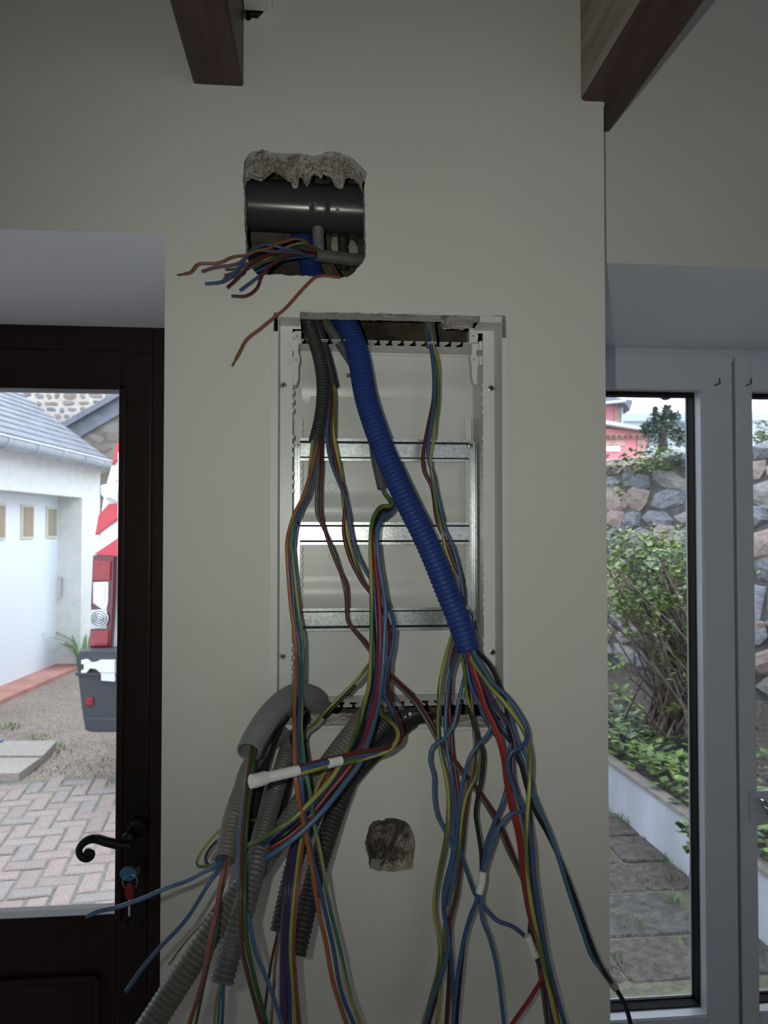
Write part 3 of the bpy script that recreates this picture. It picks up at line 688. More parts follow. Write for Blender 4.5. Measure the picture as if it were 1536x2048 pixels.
g = 'wires from the upper left conduits'
wire('orange', 8.5, [(640,850,.03),(635,879,.02),(633,895,.01),(624,932),(615,967,-.01),(603,1000),(590,1025),(578,1062,-.02),(574,1087),(577,1156),(583,1224),(590,1273),(593,1312,-.04),(592,1340),(589,1410,-.10),(590,1504,-.2),(592,1563,-.22),(604,1633,-.21),(618,1700,-.2),(637,1820,-.19),(652,1886),(666,1964),(694,2050),(712,2100,-.19)], 'long bright orange wire down the left of the enclosure', g)
wire('blue', 8, [(636,850,.03),(630,879,.02),(626,920,.012),(618,985,0),(603,1015),(592,1045,-.012),(586,1085),(583,1126),(586,1185),(590,1244),(597,1283),(600,1322,-.04),(598,1380),(599,1410,-.095),(596,1516,-.195),(602,1563,-.21),(609,1633,-.2),(622,1700,-.19),(650,1820,-.175),(666,1893),(683,1986),(708,2050),(726,2100,-.17)], 'long blue wire beside the orange one', g)
wire('ty', 7.5, [(632,850,.03),(626,879,.02),(622,912,.012),(614,980,0),(600,1009),(588,1042,-.014),(583,1078),(586,1107),(590,1156),(597,1224),(605,1273),(606,1322,-.035),(603,1380),(604,1410,-.09),(602,1457,-.14),(609,1527,-.19),(620,1586,-.2),(628,1645,-.19),(640,1700,-.18),(661,1820,-.165),(679,1893),(699,1986),(721,2050),(736,2100,-.16)], 'long teal and yellow wire right of the orange and blue pair', g)
wire('grey', 7, [(640,860,.045),(637,900,.04),(635,940,.035),(633,980),(634,1029),(643,1048),(657,1078,.03),(671,1113),(684,1156),(692,1195),(694,1234),(702,1253),(725,1283),(742,1306,.02),(762,1338),(783,1360,.0),(826,1402,-.02),(854,1444,-.035),(877,1486),(912,1535,-.05),(959,1592),(994,1650),(1015,1700),(1048,1770),(1062,1850),(1080,1950),(1095,2060,-.08)], 'grey wire zigzagging from the left conduit to the lower right', g)
wire('wine', 7, [(646,860,.045),(643,900,.04),(643,935,.035),(641,980),(642,1029),(648,1054),(657,1085,.028),(676,1134),(692,1170),(694,1210),(696,1244),(708,1260),(727,1280),(744,1302,.018),(766,1334),(790,1358,.0),(830,1396,-.02),(860,1440,-.035),(884,1484),(918,1533,-.05),(964,1590),(1000,1648),(1022,1700),(1050,1772),(1064,1850),(1082,1950),(1098,2060,-.08)], 'wine red wire twisting around the zigzag grey one', g)

g = 'wires from the second left conduit'
wire('blue', 8, [(655,740,.055),(659,772,.048),(658,795),(655,844,.035),(654,873),(659,912),(671,948,.03),(682,975),(692,1000),(698,1030),(704,1068),(712,1101),(725,1130),(740,1156,.015),(760,1181,.0),(776,1210),(787,1242,-.02),(785,1292),(773,1341,-.04),(769,1365),(769,1390,-.06),(778,1410),(791,1434,-.09),(798,1462,-.12),(792,1488,-.15),(760,1503,-.17),(700,1515,-.19),(650,1526,-.215),(590,1541,-.24),(535,1554,-.26)], 'blue wire ending in the white-taped trio pointing left', g)
wire('wine', 8.5, [(659,740,.055),(663,772,.048),(663,795),(661,844,.035),(663,883),(669,912),(676,948,.03),(687,975),(691,1000),(690,1020),(687,1058),(690,1082),(700,1117),(714,1146),(727,1168),(744,1188,.015),(762,1216,.0),(778,1253,-.015),(779,1312),(776,1370,-.045),(779,1400,-.06),(797,1440,-.10),(804,1470,-.13),(795,1488,-.15),(770,1497,-.17),(720,1504,-.185),(690,1511,-.195),(650,1521,-.21),(590,1535,-.235),(535,1549,-.255)], 'wine red wire of the white-taped trio pointing left', g)
trio = wire('yg', 8.5, [(663,740,.055),(667,772,.048),(669,795),(668,844,.035),(668,873),(675,912),(682,952,.03),(685,981),(687,1010),(691,1040),(697,1080),(705,1110),(715,1140),(728,1168),(744,1192,.018),(756,1250,.01),(760,1330,-.01),(755,1400,-.05),(762,1428,-.07),(780,1441,-.10),(793,1457,-.125),(796,1474,-.145),(780,1498,-.165),(740,1513,-.175),(700,1523,-.19),(650,1534,-.21),(590,1548,-.24),(535,1560,-.26)], 'yellow-green wire of the white-taped trio pointing left', g)
# the white tape round the trio: on its end and on a spot further back
tapes(trio, [(596,1541,-.238),(560,1549,-.251),(527,1557,-.263)], 21)
tapes(trio, [(530,1556,-.262),(520,1559,-.268),(508,1562,-.274),(502,1563,-.276)], 27)
tapes(trio, [(682,1521,-.20),(668,1524,-.205),(655,1527,-.21)], 19)

g = 'wires of the looped middle bundle'
loop0 = [(762,960,.065),(768,985,.055)]
wire('gy', 9, loop0+[(782,1004,.035),(778,1012,.02),(762,1013,.005),(750,1028,-.005),(744,1045,-.01),(741,1075,-.015),(742,1156),(743,1273),(741,1332,-.045),(737,1375),(729,1404,-.08),(714,1457,-.12),(695,1502,-.16),(681,1530,-.175),(658,1563,-.19),(627,1597,-.205),(585,1637,-.215),(546,1664,-.22),(500,1690,-.2),(440,1700,-.16)], 'yellow-green wire on the left edge of the looped middle bundle', g)
wire('black', 9, loop0+[(784,1008,.04),(776,1018,.022),(762,1024,.008),(751,1044,0),(746,1078,-.008),(743,1156,-.01),(746,1234),(748,1292),(747,1351,-.04),(740,1398,-.07),(726,1457,-.11),(711,1492,-.14),(688,1524,-.155),(650,1580,-.17),(604,1638,-.18),(560,1675,-.19),(520,1695,-.18)], 'black wire inside the looped middle bundle', g)
wire('navy', 9, loop0+[(786,1006,.045),(780,1022,.03),(766,1034,.015),(756,1060,.003),(750,1110,-.006),(748,1160),(751,1214),(754,1273,-.025),(754,1332),(748,1380,-.06),(742,1406),(731,1452,-.105),(715,1500,-.145),(684,1535,-.165),(645,1588,-.185),(611,1622,-.2),(576,1649,-.205),(541,1676,-.21),(500,1705,-.19)], 'dark blue wire of the looped middle bundle', g)
wire('red', 9.5, loop0+[(786,1010,.05),(778,1028,.03),(762,1042,.012),(752,1062,-.008),(750,1117,-.014),(756,1175),(760,1234),(760,1312,-.04),(755,1375,-.06),(747,1412),(735,1457,-.11),(724,1495,-.145),(702,1530,-.155),(660,1582,-.165),(612,1640,-.175),(583,1668,-.18),(540,1695,-.185),(495,1722,-.17)], 'red wire of the looped middle bundle', g)
wire('lblue', 10, loop0+[(788,1012,.05),(782,1026,.028),(770,1032,.008),(759,1046,-.008),(754,1070,-.018),(758,1126),(766,1175),(771,1214),(769,1273),(766,1332,-.05),(760,1385),(756,1412,-.08),(745,1455,-.115),(731,1496,-.15),(719,1527,-.165),(693,1562,-.18),(652,1614,-.2),(613,1655,-.21),(576,1686,-.215),(535,1714,-.215),(495,1740,-.19)], 'pale blue wire on the right edge of the looped middle bundle', g)
wire('green', 7, loop0+[(783,1012,.048),(770,1030,.03),(757,1050,.012),(749,1085,.0),(747,1160),(750,1240),(752,1330,-.02),(745,1400,-.05),(728,1460,-.09),(705,1505,-.12),(660,1570,-.14),(610,1632,-.16),(565,1668,-.17)], 'dark green wire tucked inside the looped middle bundle', g)
wire('violet', 8, [(740,1440,.02),(705,1490,-.03),(668,1536,-.06),(640,1590,-.08),(620,1640,-.10),(582,1700,-.16),(571,1781,-.2),(565,1860),(563,1921,-.21),(563,2050),(563,2100,-.21)], 'violet wire hanging leftmost in the lower middle strand', 'lower middle strand')
wire('violet', 8, [(745,1440,.02),(712,1490,-.03),(674,1536,-.06),(647,1590,-.08),(628,1640,-.10),(591,1690,-.155),(577,1781,-.195),(571,1860),(570,1921,-.205),(571,2050),(571,2100,-.2)], 'second violet wire of the lower middle strand', 'lower middle strand')
wire('navy', 8, [(750,1440,.02),(718,1490,-.03),(680,1536,-.06),(652,1590,-.08),(634,1640,-.10),(597,1690,-.155),(582,1790,-.195),(576,1880),(577,1950,-.205),(580,2050),(581,2100,-.2)], 'dark blue wire of the lower middle strand', 'lower middle strand')
wire('yellow', 7, [(755,1440,.02),(724,1490,-.03),(650,1545,-.12),(628,1590,-.14),(612,1640,-.155),(601,1685,-.165),(588,1788,-.2),(581,1886,-.21),(584,1960),(591,2050),(594,2100,-.2)], 'plain yellow wire of the lower middle strand', 'lower middle strand')
wire('salmon', 7.5, [(760,1440,.02),(730,1490,-.03),(662,1540,-.11),(640,1590,-.13),(622,1640,-.15),(608,1680,-.16),(595,1781,-.195),(587,1886,-.205),(591,1960),(599,2050),(602,2100,-.2)], 'reddish wire on the right of the lower middle strand', 'lower middle strand')
wire('black', 7, [(752,1318,.0),(735,1341,-.01),(718,1363),(688,1394,-.02),(648,1436),(634,1452,-.04),(615,1466),(609,1485,-.06),(614,1530,-.08)], 'black wire of the grey-sleeved pair slanting to the arched conduit', 'grey-sleeved pair', tape=((.06,.26,1.5),(.62,.84,1.5)), tapem=SHRINK)
wire('gy', 6, [(748,1314,-.003),(731,1337,-.013),(713,1360),(683,1390,-.023),(643,1431),(629,1448,-.043),(611,1462),(606,1482,-.062)], 'yellow-green wire of the grey-sleeved pair slanting to the arched conduit', 'grey-sleeved pair')
wire('grey', 5, [(606,1470,-.05),(611,1490,-.06),(616,1525,-.06),(622,1570,-.05)], 'thin grey wire end below the grey-sleeved pair', 'grey-sleeved pair')

g = 'wires from the right-hand conduit'
low = -.09
wire('blue', 8.5, [(858,660,.075),(860,682,.065),(864,702),(868,737,.05),(869,795),(866,825),(860,864,.045),(856,893),(858,922),(868,955),(874,988),(881,1018,.04),(891,1058),(905,1091),(917,1136),(925,1175),(926,1205,.02),(922,1260,.0),(914,1308,-.01),(903,1339,-.02),(895,1385,-.03),(891,1444),(895,1503,-.05),(903,1550),(906,1632,-.07),(906,1702,-.08),(888,1782),(888,1826),(899,1884,low),(888,1935),(870,1983),(848,2050),(830,2100,low)], 'blue wire from the right-hand conduit, crossing behind the blue conduit', g)
wire('wine', 8, [(858,660,.08),(860,682,.07),(867,741,.055),(867,795),(860,834),(852,873,.05),(846,912),(848,942),(862,971),(868,1000,.045),(870,1022),(878,1054),(895,1089),(909,1128),(925,1165),(929,1205,.025),(915,1270,.01),(903,1330,-.005),(900,1369,-.015),(899,1420,-.03),(903,1467),(905,1503),(910,1538,-.05),(916,1585),(916,1655,-.07),(899,1753,-.075),(891,1804),(896,1892,-.08),(884,1946),(856,2050),(838,2100,-.08)], 'wine red wire from the right-hand conduit', g)
wire('gy', 8, [(860,660,.075),(866,690,.062),(876,727,.05),(877,766),(876,805),(871,844,.045),(867,883),(861,912),(864,952),(868,980),(874,1019,.04),(882,1050),(891,1097),(903,1136),(910,1165),(913,1190,.02),(912,1240,.0),(901,1281,-.01),(889,1322,-.02),(879,1375),(877,1410,-.04),(876,1467),(882,1510,-.06),(891,1550),(897,1600,-.075),(892,1673),(872,1775,-.09),(868,1819),(880,1892),(877,1935,-.1),(862,1994),(844,2050),(826,2100,-.1)], 'yellow-green wire from the right-hand conduit, leftmost in the right cluster', g)

g = 'wires fanning out of the blue conduit'
B0 = lambda dx, dy=0, y=-.066: [(925+dx*.5, 1262+dy, y), (934+dx, 1300+dy, y)]
wire('yg', 9, B0(-1)+[(947,1327,-.072),(976,1367,-.08),(1008,1404),(1037,1444,-.09),(1053,1475),(1061,1514,-.10),(1060,1561),(1056,1610,-.115),(1052,1684),(1059,1782,-.13),(1074,1870),(1092,1950),(1114,2050),(1126,2100,-.15)], 'yellow-green wire in front of the fan from the blue conduit', g)
wire('blue', 9, B0(8)+[(962,1329,-.07),(983,1364),(1013,1392,-.08),(1037,1425),(1053,1458,-.095),(1054,1477),(1046,1491,-.11),(1022,1505,-.115),(1015,1526),(1022,1561),(1037,1596,-.11),(1052,1625),(1064,1690),(1068,1750,-.115),(1078,1819),(1093,1910,-.12),(1108,1972),(1130,2050),(1142,2100,-.13)], 'blue wire bending in a hook at the right of the fan', g)
_w = wire('black', 9, B0(17,-3)+[(980,1332,-.06),(999,1371,-.06),(1011,1411,-.055),(1018,1458),(1026,1498),(1041,1528,-.06),(1053,1573),(1069,1620,-.07),(1098,1673),(1126,1735,-.08),(1154,1808),(1178,1877,-.09),(1205,1939),(1230,1975,-.1),(1250,2010),(1264,2060),(1270,2100,-.1)], 'black wire trailing furthest right, past the wall edge', g)
tapes(_w, [(1204,1938,-.09),(1218,1957,-.095),(1232,1978,-.1)], 15, SHRINK)
wire('lblue', 8.5, B0(12,-2,-.07)+[(960,1340,-.062),(990,1385,-.055),(1012,1415),(1024,1444,-.055),(1034,1479),(1053,1514,-.065),(1062,1557),(1067,1585),(1082,1625,-.08),(1100,1667),(1118,1720,-.09),(1140,1790),(1165,1862),(1184,1914),(1208,1946,-.095)], 'pale blue wire running alongside the far right black one', g)
wire('red', 9, B0(3,6)+[(946,1332,-.07),(957,1365),(971,1411,-.08),(990,1451),(1004,1486,-.09),(1012,1526),(1016,1561),(1027,1613,-.10),(1041,1676),(1048,1764,-.11),(1059,1826),(1077,1892,-.12),(1092,1946),(1107,2001),(1116,2050),(1124,2100,-.13)], 'bright red wire running down the middle of the right cluster', g)
wire('red', 8, B0(1,6,-.07)+[(942,1334,-.068),(953,1365),(966,1411,-.075),(985,1453),(998,1486,-.085),(1007,1526),(1011,1561),(1021,1613,-.095),(1036,1676),(1046,1764,-.105),(1057,1826),(1075,1892),(1087,1945,-.11),(1067,1986),(1026,2046),(1000,2090,-.11)], 'second red wire, splitting off to the left near the bottom', g)
_w = wire('violet', 8, B0(6,4,-.068)+[(950,1330,-.06),(966,1369,-.055),(985,1407),(1011,1437,-.06),(1025,1467),(1030,1491,-.07),(1025,1526),(1027,1557),(1038,1600,-.085),(1055,1655),(1061,1728,-.095),(1061,1837),(1059,1866),(1068,1905),(1088,1955,-.1),(1105,2050),(1112,2100,-.1)], 'violet wire with a white tape wrap low in the right cluster', g)
tapes(_w, [(1055,1871,-.118),(1063,1893,-.120),(1072,1914,-.122)], 15)
wire('blue', 8, B0(-6,10)+[(934,1335,-.066),(938,1360),(948,1388,-.07),(966,1418),(978,1442),(981,1458,-.08),(971,1475),(957,1489,-.085),(940,1514),(929,1550),(921,1585),(917,1620,-.095),(911,1690),(899,1753,-.10),(887,1819),(899,1880),(890,1930,-.11),(868,1990),(850,2050),(834,2100,-.11)], 'blue wire making a bend left below the enclosure corner', g)
wire('lblue', 8, B0(-9,8,-.06)+[(931,1340,-.05),(926,1367,-.045),(917,1404),(906,1452,-.055),(887,1479),(866,1493,-.065),(860,1519),(868,1554),(868,1589),(875,1632,-.075),(891,1664),(904,1692),(911,1740,-.085),(897,1800),(891,1850),(900,1890),(905,1950),(908,2050),(908,2100,-.08)], 'pale blue wire with the widest swing to the left', g)
wire('brown', 8, B0(-4,8,-.06)+[(939,1360,-.04),(944,1410,-.03),(948,1460,-.035),(950,1495,-.045),(947,1538),(938,1573),(931,1625,-.06),(921,1728),(910,1800),(899,1840,-.075),(899,1928),(892,2050),(890,2100,-.08)], 'brown wire in the left half of the right cluster', g)
_w = wire('black', 8, B0(-10,6)+[(930,1325,-.066),(933,1352),(940,1421,-.06),(954,1467),(966,1505,-.07),(964,1550),(957,1585),(951,1625,-.08),(957,1670),(962,1705),(963,1745),(959,1790,-.095),(943,1826),(929,1877),(922,1939),(914,2030),(912,2100,-.1)], 'black wire joined to blue ones by white tape', g)
tapes(_w, [(965,1743,-.1),(963,1765,-.102),(958,1787,-.104)], 16)
wire('blue', 8.5, [(1026,1440,-.055),(1020,1500,-.06),(1015,1545,-.075),(1014,1570),(1006,1603,-.085),(987,1650),(972,1691,-.09),(965,1742),(955,1795,-.1),(934,1855),(922,1910),(908,2019),(905,2100,-.105)], 'blue wire running into the white tape from the upper right', g)
wire('lblue', 8, [(1062,1690,-.07),(1056,1640,-.085),(1045,1623,-.1),(1018,1630,-.105),(998,1655),(980,1702,-.105),(967,1748,-.1),(962,1795),(964,1837),(979,1877),(994,1939),(1008,2050),(1014,2100,-.105)], 'pale blue wire arching over to the left above the white tape', g)
wire('blue', 8, [(917,1660,-.075),(924,1715),(934,1745,-.08),(952,1792,-.085),(972,1820),(994,1841),(1023,1852,-.1),(1042,1866),(1060,1884,-.105)], 'short blue wire snaking right between the two white tapes', g)
wire('yg', 7, B0(-12,4)+[(928,1335,-.066),(932,1374),(942,1425,-.06),(957,1475),(961,1514,-.065),(950,1557),(934,1589),(924,1632,-.075),(917,1691),(907,1768),(892,1826,-.085),(887,1890),(881,1960),(874,2050),(868,2100,-.09)], 'yellow-green wire dropping straight from the blue conduit', g)
wire('blue', 8.5, B0(0,9,-.06)+[(942,1340,-.045),(955,1397,-.035),(971,1440),(994,1475,-.045),(1010,1510,-.06),(1030,1570,-.075),(1048,1640,-.085),(1060,1720),(1070,1820),(1085,1920),(1106,2050),(1116,2100,-.1)], 'blue wire hidden behind the red ones', g)
wire('navy', 8, B0(8,6,-.06)+[(957,1350,-.04),(966,1385,-.03),(985,1425,-.025),(999,1456),(1010,1470,-.025),(1018,1482,-.02)], 'short dark blue wire curling at the enclosure corner', g)
wire('tan', 5, B0(-3,10,-.06)+[(938,1345,-.055),(943,1395,-.045),(947,1445,-.045),(948,1500,-.05),(942,1560),(934,1620),(926,1700),(916,1790),(903,1850),(902,1950),(896,2060,-.07)], 'thin tan wire next to the brown one', g)
wire('grey', 7, B0(10,4,-.06)+[(962,1350,-.045),(985,1400,-.035),(1012,1450,-.035),(1030,1505,-.04),(1046,1545,-.05),(1058,1600,-.06),(1064,1680),(1072,1780),(1090,1900),(1120,2060,-.08)], 'grey wire at the back of the right cluster', g)
wire('blue', 8, B0(5,7,-.058)+[(952,1360,-.035),(975,1412,-.02),(1000,1450,-.02),(1030,1490,-.035),(1046,1530,-.05),(1056,1590,-.06),(1062,1670),(1068,1760),(1086,1880),(1118,2060,-.085)], 'second hidden blue wire at the back of the right cluster', g)

g = 'wires from the lower left conduits'
wire('brown', 9, [(512,1462,-.15),(504,1500,-.178),(496,1551,-.2),(489,1621,-.23),(484,1680,-.25),(482,1780,-.29),(483,1886,-.3),(502,1974),(523,2050),(536,2100,-.3)], 'dark brown wire from the arched conduit', g)
wire('green', 9, [(514,1466,-.15),(509,1503,-.176),(502,1563,-.2),(494,1633,-.23),(490,1700,-.25),(489,1780,-.285),(490,1851,-.295),(505,1939),(534,2050),(548,2100,-.3)], 'grass green wire from the arched conduit', g)
wire('lblue', 8.5, [(512,1475,-.15),(500,1540,-.18),(486,1610,-.22),(478,1690,-.25),(479,1760,-.27),(487,1810,-.28),(497,1836,-.28),(512,1904),(540,1974),(565,2050),(584,2100,-.28)], 'pale blue wire behind the brown and green pair', g)
wire('lblue', 8.5, [(455,1690,-.21),(447,1718,-.232),(432,1731,-.24),(406,1745,-.245),(371,1763),(336,1775,-.26),(283,1798),(230,1816),(195,1823,-.28),(171,1834,-.285)], 'pale blue wire reaching across the door handle plate', g)
wire('blue', 8.5, [(455,1690,-.215),(447,1719,-.236),(438,1737,-.245),(413,1774,-.255),(371,1840,-.265),(318,1897,-.275),(283,1939),(252,1983,-.29)], 'blue wire slanting down-left to a cut end in front of the door', g)
wire('salmon', 10, [(456,1690,-.215),(451,1722,-.236),(439,1781,-.25),(432,1830),(424,1869,-.265),(406,1956,-.28),(378,2050),(362,2100,-.3)], 'thick reddish wire hanging from the beige conduit', g)
wire('green', 7, [(446,1770,-.24),(440,1800,-.25),(432,1869,-.26),(414,1939,-.272),(391,2050),(378,2100,-.29)], 'green wire behind the thick reddish one', g)
wire('tan', 6, [(460,1690,-.215),(456,1722,-.232),(442,1788,-.22),(406,1844,-.2),(371,1882,-.19),(338,1928,-.18)], 'thin tan wire ending over the bottom left conduit', g)
wire('gy', 6, [(520,1640,-.14),(470,1645,-.17),(440,1660,-.19),(416,1686,-.2),(397,1715,-.21),(393,1731,-.215),(411,1733,-.22),(432,1727,-.225),(446,1716,-.22)], 'yellow-green wire looping left round the beige conduit end', g)
wire('violet', 6, [(510,1650,-.14),(460,1665,-.17),(425,1690,-.185),(410,1718,-.2),(425,1735,-.21),(446,1726,-.215)], 'violet-blue wire looping inside the yellow-green loop', g)
wire('tan', 6, [(449,1940,-.28),(439,1968,-.288),(431,2010,-.292),(428,2050),(426,2100,-.295)], 'tan wire from the longest lower conduit', g)
wire('teal', 6, [(452,1940,-.28),(443,1968,-.289),(438,2010,-.293),(436,2050),(435,2100,-.295)], 'teal wire from the longest lower conduit', g)
wire('blue', 7, [(456,1940,-.28),(448,1968,-.288),(446,2010,-.292),(444,2050),(443,2100,-.295)], 'blue wire from the longest lower conduit', g)
wire('wine', 6, [(561,1840,-.14),(556,1864,-.15),(542,1926,-.155),(526,2050),(520,2100,-.16)], 'wine brown wire from the middle dark conduit', g)
wire('tan', 6, [(564,1840,-.14),(560,1864,-.15),(551,1920,-.155),(547,1990),(542,2050),(539,2100,-.16)], 'tan wire from the middle dark conduit', g)

# ================================================================== DOOR (left)
door = empty('door_1', 'dark brown wooden door with a tall glass pane', None, kind='structure')
dx0 = XL-.98
gx = P(238, 1300, YD).x; gzt = P(150, 779, YD).z; gzb = P(100, 1834, YD).z
jx = P(302, 1300, YD).x; hz_ = P(150, 700, YD).z
mb = MB(); mb.box((jx, YD-.006, 0), (XL, YD+.07, ZD)); mb.box((dx0, YD-.006, hz_), (jx, YD+.07, ZD)); mb.box((dx0-.07, YD-.006, 0), (dx0, YD+.07, ZD))
build(mb, 'door_frame', M_WOOD, door, bevel=.003)
mb = MB(); mb.box((gx, YD, .02), (jx-.002, YD+.045, hz_-.002)); build(mb, 'stile', M_WOOD, door, bevel=.004)
mb = MB(); mb.box((dx0+.002, YD, .02), (dx0+.11, YD+.045, hz_-.002)); build(mb, 'stile', M_WOOD, door, bevel=.004)
build(MB().box((dx0+.11, YD, gzt), (gx, YD+.045, hz_-.002)), 'top_rail', M_WOOD, door)
build(MB().box((dx0+.11, YD, .02), (gx, YD+.045, gzb)), 'bottom_rail', M_WOOD, door)
gl0 = dx0+.11
for (a, b) in (((gx-.003, YD-.006, gzb), (gx+.010, YD+.004, gzt+.01)), ((gl0, YD-.006, gzt), (gx+.01, YD+.004, gzt+.013)), ((gl0, YD-.008, gzb-.012), (gx+.01, YD+.03, gzb+.004))):
    build(MB().box(a, b), 'glazing_bead', M_WOOD, door, bevel=.002)
build(MB().box((gl0, YD+.016, gzb), (gx, YD+.020, gzt)), 'pane', GLASS, door)
pz1 = P(100, 1962, YD).z; px1 = P(190, 1990, YD).x
build(MB().box((gl0+.05, YD-.008, .15), (px1, YD+.004, pz1)), 'lower_panel', M_WOOD, door, bevel=.006)
for (a, b) in (((gl0+.04, YD-.011, pz1), (px1+.012, YD+.002, pz1+.012)), ((px1, YD-.011, .14), (px1+.012, YD+.002, pz1+.012))): build(MB().box(a, b), 'panel_moulding', M_WOOD, door, bevel=.003)
# handle plate with a heart-shaped top, lever with a scroll, lock
hp = []
for (u, v) in [(-21,-150),(-12,-160),(-6,-150),(-14,-138),(-21,-120),(-15,-96),(-19,-88),(-19,60),(-15,68),(-20,84),(-24,98),(-17,108),(-20,118),(-18,132),(-10,140),(-4,138),(0,132),(4,138),(10,140),(18,132),(20,118),(17,108),(24,98),(20,84),(15,68),(19,60),(19,-88),(15,-96),(21,-120),(14,-138),(6,-150),(12,-160),(21,-150),(12,-168),(0,-172),(-12,-168)]:
    hp.append((u, v))
pc = P(273, 1690, YD); k_ = depth_of(pc)/F
plate = build(MB().prism([(pc.x+u*k_, pc.z+(v+2)*k_) for u, v in hp], XZ, YD-.004, YD+.001), 'handle_plate', M_IRON, door, bevel=.0012)
for dv in (100, 124):
    hh = []
    for i in range(25):
        a = 2*math.pi*i/24; hh.append(Vector((pc.x+k_*.75*16*math.sin(a)**3, YD-.005, pc.z+k_*(dv+.75*(13*math.cos(a)-5*math.cos(2*a)-2*math.cos(3*a)-math.cos(4*a))))))
    build(MB().tube(hh, .0012, 6, False), 'heart_relief', M_IRON, plate, smooth=True)
for du in (-17, 17): build(MB().tube([(pc.x+du*k_, YD-.005, pc.z-85*k_), (pc.x+du*k_, YD-.005, pc.z+58*k_)], .0014, 6), 'plate_edge', M_IRON, plate, smooth=True)
s0 = P(277, 1652, YD-.004); s1 = P(254, 1682, YD-.062)
lever = MB().tube([s0, s0.lerp(s1, .25), s0.lerp(s1, .3), s0.lerp(s1, .8), s0.lerp(s1, .85), s1], [.021, .019, .011, .010, .014, .013], 18)
pl = [P(x, y, YD-.062) for x, y in ((262,1692),(240,1690),(215,1684),(187,1677),(168,1685),(158,1700),(163,1714),(175,1718),(184,1711),(181,1703),(176,1705))]
ln = spline(pl, .004); nn = len(ln)
lever.tube(ln, [.0075+.0022*math.sin(math.pi*min(1, i/nn*1.6)) - .0012*(i/nn) for i in range(nn)], 14); lever.ball(pl[-1], .0085, 12, 8)
build(lever, 'lever_handle', M_IRON, door, smooth=True)
lc = P(274, 1738, YD-.004); brass = mat('dull_brass', (.30, .20, .08), .35, metal=1.0)
build(MB().disc(lc, (0, -1, 0), .0095, .008, 20), 'lock_cylinder', brass, door, smooth=True, angle=.6)
# keys in the lock
keys = empty('key_ring', 'keys in the door lock, one blue-capped, one red-capped on a ring', 'keys')
kb = mat('blue_key_cap', (.045, .22, .42), .45); kr = mat('red_key_cap', (.30, .012, .022), .4)
c = P(257, 1747, YD-.045)
outl = [(c.x+.0150*math.cos(a)*(1+.12*math.cos(2*a)), c.z+.0140*math.sin(a)) for a in [2*math.pi*i/20 for i in range(20)]]
hl = [(c.x+.007+.003*math.cos(a), c.z-.005+.002*math.sin(a)) for a in [2*math.pi*i/10 for i in range(10)]]
build(MB().prism(outl, XZ, c.y-.003, c.y+.003, [hl]), 'blue_cap', kb, keys, bevel=.001)
build(MB().box((c.x-.001+.012, c.y, c.z-.003+.006), (lc.x, lc.y-.002, lc.z+.004)), 'key_shank', M_CHROME, keys)
rc = P(260, 1764, YD-.05); rr = .0145
build(MB().tube([rc+Vector((math.cos(a)*rr, .0, math.sin(a)*rr)) for a in [2*math.pi*i/28 for i in range(29)]], .0008, 6, False), 'split_ring', M_CHROME, keys, smooth=True)
c = P(259, 1781, YD-.052)
outl = [(c.x+.0085*math.cos(a)*(1-.25*math.sin(a)), c.z+.017*math.sin(a)) for a in [2*math.pi*i/18 for i in range(18)]]
build(MB().prism(outl, XZ, c.y-.003, c.y+.003), 'red_cap', kr, keys, bevel=.001)
build(MB().box((c.x-.0022, c.y-.001, c.z-.05), (c.x+.0022, c.y+.001, c.z-.015)), 'key_blade', M_CHROME, keys)

